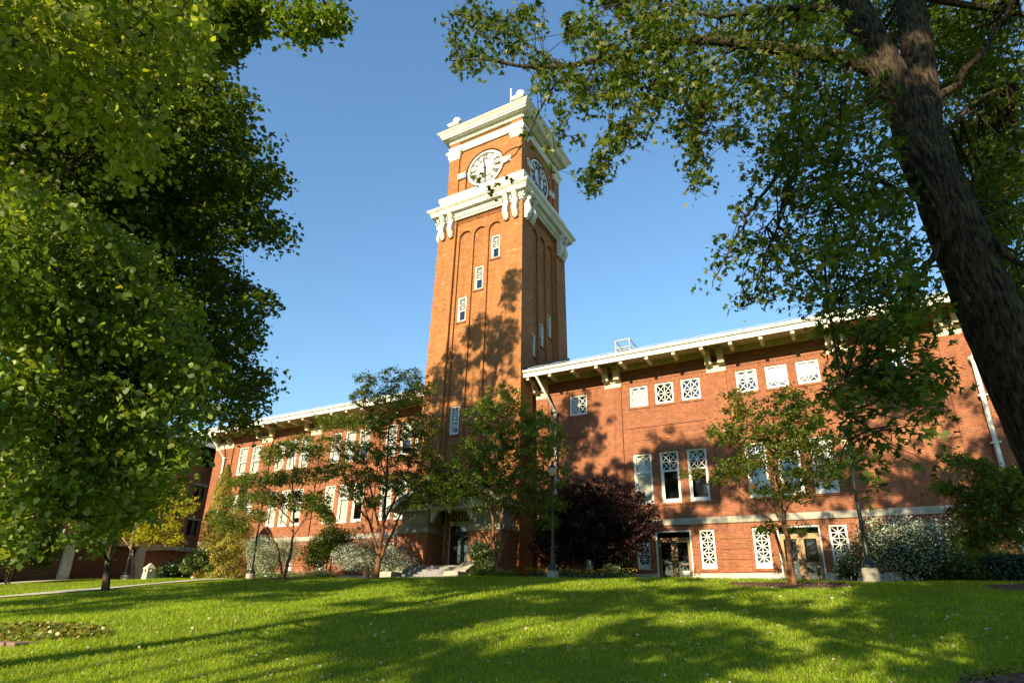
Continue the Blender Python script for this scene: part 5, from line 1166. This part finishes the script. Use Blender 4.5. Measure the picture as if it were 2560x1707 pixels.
# ------------------------------------------------------------------ shrubs
def bush(name, label, x, y, rx, ry, h, lm, n, size, kind='oval', flower=None, nf=0, fs=.05, top=.9, lumps=9, cat='bush', wood='bark_thin', grp=None):
    z0 = gz(x, y)-.05; r = empty(name, (x, y, z0), label, cat, {'flowering_bush': 'white flowering bushes along the hall', 'shrub': 'leafy shrubs in the beds'}.get(name))
    m = MB()
    for k in range(9):
        a = rng.uniform(0, 6.28); q = rng.uniform(.3, .75); m.tube([(x+.1*math.cos(a), y+.1*math.sin(a), z0), (x+rx*q*.5*math.cos(a), y+ry*q*.5*math.sin(a), z0+h*.45), (x+rx*q*math.cos(a), y+ry*q*math.sin(a), z0+h*.8)], [.035, .02, .008], 5)
    m.build('stem', M[wood], r)
    cs = []
    for k in range(lumps):
        a = 2*math.pi*k/lumps+rng.uniform(-.3, .3); q = rng.uniform(.35, .72); hh = rng.uniform(.35, .75)
        cs.append((x+rx*q*math.cos(a), y+ry*q*math.sin(a), z0+h*hh*(1.1-.3*q), rx*rng.uniform(.35, .5), ry*rng.uniform(.35, .5), h*rng.uniform(.25, .36)))
    cs.append((x, y, z0+h*.62, rx*.55, ry*.55, h*.4))
    n = int(n*1.5); P = np.concatenate([cloud(*c, max(6, n//len(cs)), .5) for c in cs]); P = P[P[:, 2] > z0+.02]
    V, k, F = leaves(P, (0, -.3, 1), .8, size*1.2, kind); fastmesh('crown', V, k, F, lm, r)
    if nf:
        P = np.concatenate([cloud(*c, max(6, nf//len(cs)), .92) for c in cs]); P = P[P[:, 2] > z0+.1]; V, k, F = leaves(P, (0, -.4, .8), .7, fs, 'dot'); fastmesh('blossom', V, k, F, flower, r)
    return r
bush('flowering_bush', 'large white flowering bush behind the right lamp post', 1.95, 30.2, 2.2, 1.6, 3.0, L['shrub'], 9000, .08, 'oval', L['petal'], 13000, .065, lumps=13)
bush('flowering_bush', 'low white flowering bush touching the foot of the right lamp', -.1, 30.6, .7, .6, 1.3, L['shrub'], 2600, .07, 'oval', L['petal'], 1500, .05)
bush('flowering_bush', 'grey-white spirea bush spilling beside the left of the entrance steps', -25.6, 28.6, 3.0, 1.5, 2.5, L['shrub'], 9000, .075, 'thin', L['petal'], 14000, .062, lumps=13)
bush('flowering_bush', 'pale spirea bush right of the left lamp with a cream haze of flowers', -35.2, 29.2, 2.5, 1.5, 3.1, L['round'], 9000, .08, 'thin', L['petal'], 9000, .06, lumps=11)
bush('shrub', 'tall loose shrub of mixed green and reddish leaves between the two spireas', -31.4, 30.6, 2.6, 1.4, 4.0, L['small'], 8000, .09, 'oval')
bush('shrub', 'dark shrub with a few white blossoms at the right of the entrance steps', -17.3, 28.4, 1.05, .9, 2.2, L['shrub'], 4200, .08, 'oval', L['petal'], 420, .05)
bush('shrub', 'dark green shrub under the purple tree near the glazed door', -11.2, 31.2, 1.3, 1.0, 1.8, L['hedge'], 4200, .08, 'oval')
bush('shrub', 'small pale-flowered plant at the corner of the door bed', -10.6, 29.4, .55, .45, .85, L['round'], 1500, .06, 'oval', L['petal'], 160, .04)
bush('round_bush', 'round light green bush at the left corner of the hall', -43.9, 30.0, 1.6, 1.4, 2.6, L['round'], 5200, .11, 'oval')
bush('shrub', 'dark low shrub in the shade under the archway of the left building', -49.0, 31.0, 2.2, 1.2, 1.9, L['hedge'], 4200, .1, 'oval')
bush('shrub', 'dense dark shrub at the lower left edge of the view', -47.5, 19.2, 2.4, 2.2, 6.6, L['maple_far'], 16000, .12, 'oval', lumps=15)
bush('shrub', 'loose brownish-green shrub between the white bush and the clipped hedge', 4.3, 29.2, 1.5, .9, 1.35, L['small'], 4200, .07, 'oval')
bush('shrub', 'pinkish young shrub against the wall behind the hedge', 4.7, 31.6, .9, .8, 2.6, L['small'], 1800, .07, 'oval')
def cone_tree(name, label, x, y, r, h):
    z0 = gz(x, y); o = empty(name, (x, y, z0), label, 'conifer', 'golden arborvitae at the left corner'); m = MB(); m.tube([(x, y, z0-.1), (x, y, z0+h*.9)], [.12, .02], 7); m.build('trunk', M['bark_thin'], o)
    n = int(13000*r*h/6); t = rng.uniform(0.01, 1, n)**.9; a = rng.uniform(0, 6.28, n)
    prof = np.interp(t, [0, .1, .35, .7, .92, 1], [.8, 1, .95, .72, .35, .04]); rr = r*prof*(.72+.34*rng.uniform(0, 1, n)**.5)*(1+.16*np.sin(a*3+t*17)+.1*np.sin(a*7-t*31))
    P = np.stack([x+rr*np.cos(a), y+rr*np.sin(a), z0+t*h], 1); out = np.stack([np.cos(a), np.sin(a), .2*np.ones(n)], 1)
    V, k, F = leaves(P, (0, 0, .4),   .5, .15, 'thin', out=out, droop=-.9); fastmesh('crown', V, k, F, L['arbor'], o); return o
cone_tree('arborvitae', 'tall narrow golden-green arborvitae against the left corner pilaster', -46.2, 32.2, 1.05, 9.6)
cone_tree('arborvitae', 'shorter broad golden arborvitae right of the tall one', -42.4, 31.2, 1.75, 5.6)
# clipped hedge
hx = empty('hedge', (6.0, 28.8, gz(6, 28.8)), 'clipped dark green hedge at the right edge before the wall', 'hedge')
def hedge_pts(x0, x1, y0, y1, z0, z1, n):
    P = rng.uniform((x0, y0, z0), (x1, y1, z1), (n, 3)); f = rng.integers(0, 4, n); j = rng.normal(0, .05, n)
    P[:, 1] = np.where(f < 2, y0+j, P[:, 1]); P[:, 2] = np.where(f == 2, z1+j, P[:, 2]); P[:, 0] = np.where(f == 3, x0+j, P[:, 0]); return P
P = np.concatenate([hedge_pts(4.4, 9, 28.4, 29.6, .9, 2.1, 9000), hedge_pts(2.4, 4.6, 29.2, 30.2, .9, 1.7, 4000)])
V, k, F = leaves(P, (0, -.4, .8), .7, .075, 'oval'); fastmesh('foliage', V, k, F, L['hedge'], hx)
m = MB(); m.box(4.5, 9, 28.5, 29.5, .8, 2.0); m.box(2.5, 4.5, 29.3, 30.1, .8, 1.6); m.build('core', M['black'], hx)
# flower beds and ground cover
def bed(name, label, x0, x1, y0, y1, h, lm, n, size, fm=None, nf=0, kind='thin'):
    x = rng.uniform(x0, x1, n); y = rng.uniform(y0, y1, n); z = ground(x, y)+h*rng.uniform(0, 1, n)*(0.55+.45*np.sin(x*5+1)*np.sin(x*2.3)); o = empty(name, ((x0+x1)/2, (y0+y1)/2, gz((x0+x1)/2, (y0+y1)/2)), label, 'flower bed')
    V, k, F = leaves(np.stack([x, y, z], 1), (0, -.2, .8), .8, size, kind, droop=-.5); w = fastmesh('leaves', V, k, F, lm, o); w['kind'] = 'stuff'
    if nf:
        x = rng.uniform(x0, x1, nf); y = rng.uniform(y0, y1, nf); z = ground(x, y)+h*rng.uniform(.6, 1.1, nf); V, k, F = leaves(np.stack([x, y, z], 1), (0, -.5, .6), .6, .06, 'dot'); w = fastmesh('blossoms', V, k, F, fm, o); w['kind'] = 'stuff'
bed('flower_bed', 'low green flower bed with white blossoms along the left wing', -34, -27.5, 26.6, 28.0, .5, L['round'], 5200, .14, L['petal'], 260)
bed('flower_bed', 'small yellow flowers around the foot of the centre lamp', -14.3, -8.8, 26.6, 28.2, .45, L['hedge'], 3200, .13, L['yellowfl'], 420)
bed('flower_bed', 'leafy green plants in front of the shaded shrub by the steps', -16.9, -14.6, 26.0, 27.4, .5, L['lit'], 1800, .16)
gc = empty('ground_cover', (-14.9, 6.9, gz(-14.9, 6.9)), 'yellow-green leafy ground cover patch at the lower left edge of the lawn', 'plant')
n = 2600; a = rng.uniform(0, 6.28, n); r = np.sqrt(rng.uniform(0, 1, n)); x = -15.4+2.3*r*np.cos(a); y = 7.0+.85*r*np.sin(a); z = ground(x, y)+.24*rng.uniform(.1, 1, n)*(1.1-r*.6)
V, k, F = leaves(np.stack([x, y, z], 1), (0, -.2, 1), .6, .075, 'oval'); o = fastmesh('leaves', V, k, F, L['cover'], gc); o['kind'] = 'stuff'
be = empty('paver_edging', (-15.2, 5.95, gz(-15.2, 5.95)), 'row of reddish brown edging pavers at the lower left corner by the ground cover', 'edging')
for k in range(9):
    x = -16.6+k*.34; y = 6.02+.012*(k-4)**2*.4; z = gz(x, y); m = MB(); m.bbox(x, x+.31, y-.22, y+.16, z-.06, z+.07, .015); m.build('paver', M['wood'], be)
# ------------------------------------------------------------------ mulch rings
def disc(name, x, y, rx, ry):
    n = 36; vs = [(x, y, gz(x, y)+.05)]
    for q in (.5, .85, 1.):
        for k in range(n):
            a = 2*math.pi*k/n; w = 1+.05*math.sin(3*a+x)+.03*math.sin(7*a); px_, py_ = x+rx*q*w*math.cos(a), y+ry*q*w*math.sin(a); vs.append((px_, py_, gz(px_, py_)+(.05 if q < .9 else -.01)))
    fs = [(0, 1+k, 1+(k+1) % n) for k in range(n)]+[(1+i*n+k, 1+(i+1)*n+k, 1+(i+1)*n+(k+1) % n, 1+i*n+(k+1) % n) for i in range(2) for k in range(n)]
    me = bpy.data.meshes.new(name); me.from_pydata(vs, [], fs); return structure(link(name, me, M['mulch']))
RINGS = [(-1.85, 21.9, 1.9, 1.3), (2.5, 8.3, 1.75, 1.5), (5.2, 22.2, 2.0, 1.4), (-27.7, 24.0, 1.2, .9), (-22.8, 26, 1.1, .8)]
for r in RINGS: disc('mulch_ring', *r)
def chips(n):
    w = rng.choice(len(RINGS), n, p=[.34, .42, .16, .04, .04]); R_ = np.array(RINGS)[w]; a = rng.uniform(0, 6.28, n); q = np.sqrt(rng.uniform(0, 1, n))
    x = R_[:, 0]+R_[:, 2]*q*np.cos(a); y = R_[:, 1]+R_[:, 3]*q*np.sin(a); return np.stack([x, y, ground(x, y)+.06], 1)
V, k, F = leaves(chips(5200), (0, 0, 1), .35, .075, 'thin'); o = fastmesh('mulch_chips', V, k, F, leaf_mat('mulch_chip', [(.05, .025, .016), (.12, .06, .035), (.22, .12, .07), (.3, .2, .13)], .0, .02)); o['kind'] = 'stuff'; o['label'] = 'brown bark mulch chips ringing the tree bases'; o['category'] = 'mulch'
# ------------------------------------------------------------------ grass blades and fallen leaves
def lawn_pts(n, dmin, dmax):
    out = []; tot = 0
    while tot < n:
        u = rng.uniform(-350, 2800, n); Y = np.exp(rng.uniform(math.log(dmin), math.log(dmax), n)); uu = u
        r = px_rays(np.stack([u, np.full(n, 1400.)], 1)); x = r[:, 0]/r[:, 1]*Y; y = Y
        P = np.stack([x, y, ground(x, y)], 1); ok = np.ones(n, bool)
        for rx_, ry_, a_, b_ in RINGS: ok &= ((x-rx_)/(a_*1.0))**2+((y-ry_)/(b_*1.0))**2 > 1
        ok &= ~((np.abs(x+31.9-(-.06*(y-14))) < 1.1) & (y < 26)); ok &= ~((x < -49.9)); ok &= y < 31
        ok &= ~((x > -23) & (x < -19) & (y > 27.2))
        P = P[ok]; out.append(P); tot += len(P)
    return np.concatenate(out)[:n]
def blades(P, h, w):
    n = len(P); a = rng.uniform(0, 6.28, n); H = h*rng.uniform(.5, 1.2, n); ln_ = rng.normal(0, .45, (n, 2))*H[:, None]
    d = np.stack([np.cos(a), np.sin(a), np.zeros(n)], 1)*(w*rng.uniform(.7, 1.3, n))[:, None]
    tip = P+np.stack([ln_[:, 0], ln_[:, 1], H], 1); mid = P+np.stack([ln_[:, 0]*.35, ln_[:, 1]*.35, H*.6], 1)
    return np.stack([P-d, P+d, mid+d*.7, tip, mid-d*.7], 1)
P = lawn_pts(410000, 3.6, 27)
dist = np.linalg.norm(P, axis=1)
V = blades(P, .047, .0026)
V = P[:, None]+(V-P[:, None])*np.clip(dist/9, .8, 2.2)[:, None, None]**np.array([1, 1, .75])[None, None]
g = fastmesh('grass', V, 5, [(0, 1, 2, 3, 4)], L['grass']); g['kind'] = 'stuff'; g['label'] = 'short green lawn grass'; g['category'] = 'grass'
P = lawn_pts(2200, 5, 24); P = P[(P[:, 0] > -9-rng.uniform(0, 8, len(P)))]; P[:, 2] += .05
V, k, F = leaves(P, (0, 0, 1), .5, .05, 'lobed'); V = P[:, None]+(V-P[:, None])*np.clip(np.linalg.norm(P, axis=1)/11, .7, 1.5)[:, None, None]
o = fastmesh('fallen_leaves', V, k, F, L['debris']); o['kind'] = 'stuff'; o['label'] = 'pale fallen leaves scattered on the grass'; o['category'] = 'leaves'

# ------------------------------------------------------------------ trees behind the camera that throw the dappled shade
def shade_tree(x, y, h, blobs, label, n=900):
    z = gz(x, y); t = Tree('shade_tree', (x, y, z), label, bark='bark_grey')
    t.limb([(x, y, z-.2), (x+.1, y, z+h*.3), (x-.1, y+.2, z+h*.6), (x, y, z+h*.9)], .45, .08, 5, 10)
    C = []
    for bx, by, bz, rx, ry, rz in blobs:
        t.limb([(x, y, z+h*.35), ((x+bx)/2, (y+by)/2, bz-.3*rz), (bx, by, bz)], .14, .03, 4, 7)
        C.append(cloud(bx, by, bz, rx, ry, rz, int(n*rx*ry*rz/40)+20, .3))
    C = np.concatenate(C); t.finish(); t.leaf(sprays(C, .7, 26, .5), L['maple_far'], .22, 'lobed', tilt=.6); return t
SHADE = []
def on_wall(X, z, Y0, rx, ry, rz, cov=1.): return (X-.042*(32-Y0), Y0, z+.392*(32-Y0), rx, ry, rz, cov)
def on_lawn(x, y, Y0, rx, ry, rz, cov=1.): return (x-.042*(y-Y0), Y0, gz(x, y)+.392*(y-Y0), rx, ry, rz, cov)
def top_crown(t, blobs, lm, kind, size=.15, R=.42, per=75):
    C = np.concatenate([cloud(*b[:6], int(b[6]*4.2*math.pi*b[3]*b[5])+8, .15) for b in blobs]); t.leaf(sprays(C, R, per, .7), lm, size, kind, tilt=.65, droop=.6, name='crown')
def boughs(t, hub, blobs, r=.06):
    w = MB()
    for b in blobs: w.tube([hub, tuple((Vector(hub)+Vector(b[:3]))/2+Vector((0, 0, -.4))), b[:3]], [r, r*.7, r*.25], 6)
    w.build('bough', t.bark, t.root)
B2 = [on_wall(-21.5, 4.5, 6, 4.6, 3.4, 4.2, 2.2), on_wall(-20.8, 11, 6, 4.2, 3.2, 4.2, .95), on_wall(-23.3, 14.3, 6, 1.7, 2, 2.6, 1.0), on_wall(-19.4, 16.6, 6, 2.6, 2, 3.6, 1.05), on_wall(-18.1, 21, 6, 1.0, 1.4, 2.2, 1.2), on_wall(-21.2, 18.4, 6, 1.1, 1.2, 1.6, 1.1),
      on_wall(-15.0, 5, 5.5, 3.4, 3, 5.0, 1.1), on_wall(-27.3, 3.5, 6, 2.4, 2.4, 2.2, 1.2), on_wall(-14.4, 11.5, 5.5, 3.1, 2, 2.8, 1.1), on_wall(-22.4, 16.2, 6, 1.7, 2, 2.2, .6), on_wall(-22.6, 10.5, 6, 2.6, 2.4, 3.0, 1.2)]
top_crown(m2, B2, L['maple_far'], 'lobed'); boughs(m2, (-22.3, 6.1, 16), B2)
B3 = [on_wall(-12.4, 6.5, 3, 3.0, 2.4, 4.0, 1.0), on_wall(-9.2, 8.6, 2.5, 2.6, 2, 2.1, 1.1), on_wall(-6.6, 9.2, 2.5, 2.0, 2, 1.1, 1.4), on_wall(-8.0, 5.4, 2.5, 2.4, 2, 1.0, 1.3), on_wall(-11.5, 2.8, 2.5, 3.2, 2, 2.2, 1.8), on_wall(-6.2, 6.9, 2.5, 1.4, 2, .9, 1.0)]
top_crown(ln, B3, L['maple_far'], 'lobed'); boughs(ln, (-10.9, 2.2, 13.5), B3)
B4 = [on_wall(4.0, 5.6, 9, 4.4, 3.5, 4.4, .85), on_wall(7.2, 7, 9.5, 2.8, 3, 5.4, .9), on_wall(2.8, 11.0, 9, 3.0, 2, 2.2, .85), on_wall(-.4, 7.4, 8.5, 2.4, 2, 2.2, .8), on_wall(-3.6, 6.8, 8, 2.0, 2, 1.5, 1.2), on_wall(-4.9, 8.4, 8, 1.2, 1.5, 1.3, 1.1), on_wall(-1.2, 3.2, 8.5, 2.2, 2, 1.2, .5)]
top_crown(mp_, B4, L['silver'], 'star', .19); B5 = [(6.3, 11.5, 9.5, 2.2, 2.2, 2.8, .7), (8.6, 11, 13, 2.6, 2.4, 3, .7), (7.2, 9.5, 16.5, 2.6, 2.4, 2.4, .6)]
top_crown(mp_, B5, L['silver'], 'star', .13); boughs(mp_, tuple(at(2088, -10, 8.9)), B4+B5)
def shade_tree(x, y, h, blobs, label):
    z = gz(x, y); t = Tree('shade_tree', (x, y, z), label, 'tree', 'shade trees behind the viewer', bark='bark_grey')
    t.limb([(x, y, z-.2), (x+.1, y, z+h*.3), (x-.1, y+.2, z+h*.6), (x, y, z+h*.9)], .4, .08, 5, 10)
    t.finish(); boughs(t, (x, y, z+h*.45), blobs, .12); top_crown(t, blobs, L['maple_far'], 'lobed'); return t
shade_tree(4, -9, 15, [on_lawn(2.5, 13, -9, 4.5, 3, 2.4, 1.3), on_lawn(7, 16, -9, 4.0, 3, 3.0, 1.5), on_lawn(-2.5, 8.5, -8, 3.2, 2.4, .9, 1.2), on_lawn(2.8, 8.5, -8.5, 3.5, 2.4, 1.5, 1.6), on_lawn(-3.5, 16, -9, 2.8, 2, 1.0, 1.1), on_lawn(3, 21, -9, 5, 3, 1.4, 1.2), (1.3, -9, 11.0, 2.8, 2, 3.6, 1.8), (3.6, -9, 14.5, 2.5, 2, 2.4, 1.3), (.7, -9, 16, 2.0, 2, 2.2, 1.3)], 'broad shade tree standing behind the viewer to the right')
shade_tree(-22, -13, 17, [on_lawn(-27, 14.5, -13, 3.5, 2.4, .8, 1.6), on_lawn(-22, 14, -13, 3.5, 2.4, .7, 1.6), on_lawn(-17.5, 14.5, -13, 2.6, 2.4, .6, 1.5), on_lawn(-24, 19, -13, 5, 2.6, 1.4, 1.7), on_lawn(-19.5, 20.5, -13, 3.4, 2.6, 1.4, 1.7), on_lawn(-27.5, 24, -13, 4.5, 2.6, 1.1, 1.5), on_lawn(-20, 24.5, -13, 5, 2.6, 1.2, 1.6), on_lawn(-22, 17, -13, 4, 2.4, .9, 1.6), on_lawn(-18.5, 17.5, -13, 2.6, 2.4, .8, 1.4), on_lawn(-26, 11.5, -13, 3.5, 2.2, .55, 1.5), on_lawn(-20.5, 10.8, -13, 3.0, 2.2, .4, 1.4), on_lawn(-30, 16, -13, 3, 2.2, .8, 1.4)], 'flat crowned shade tree standing behind the viewer to the left')
shade_tree(-8, -20, 14, [on_lawn(-9.5, 11.5, -20, 3.4, 2, .40, 1.2), on_lawn(-6.0, 14, -20, 3.4, 2, .5, 1.2), on_lawn(-12, 13.6, -20, 2.6, 2, .35, 1.0), on_lawn(-6.2, 8.0, -20, 2.6, 2, .5, 1.5), on_lawn(-3.0, 11, -20, 2.4, 2, .55, 1.2), on_lawn(-4.5, 19.5, -20, 3, 2, .6, 1.2), on_lawn(-1, 14.5, -20, 3, 2, .5, 1.2), on_lawn(-4.2, 7.2, -20, 2.4, 2, .45, 1.5), on_lawn(-8, 17.5, -20, 4, 2, .5, 1.2)], 'thin crowned shade tree standing farthest behind the viewer')
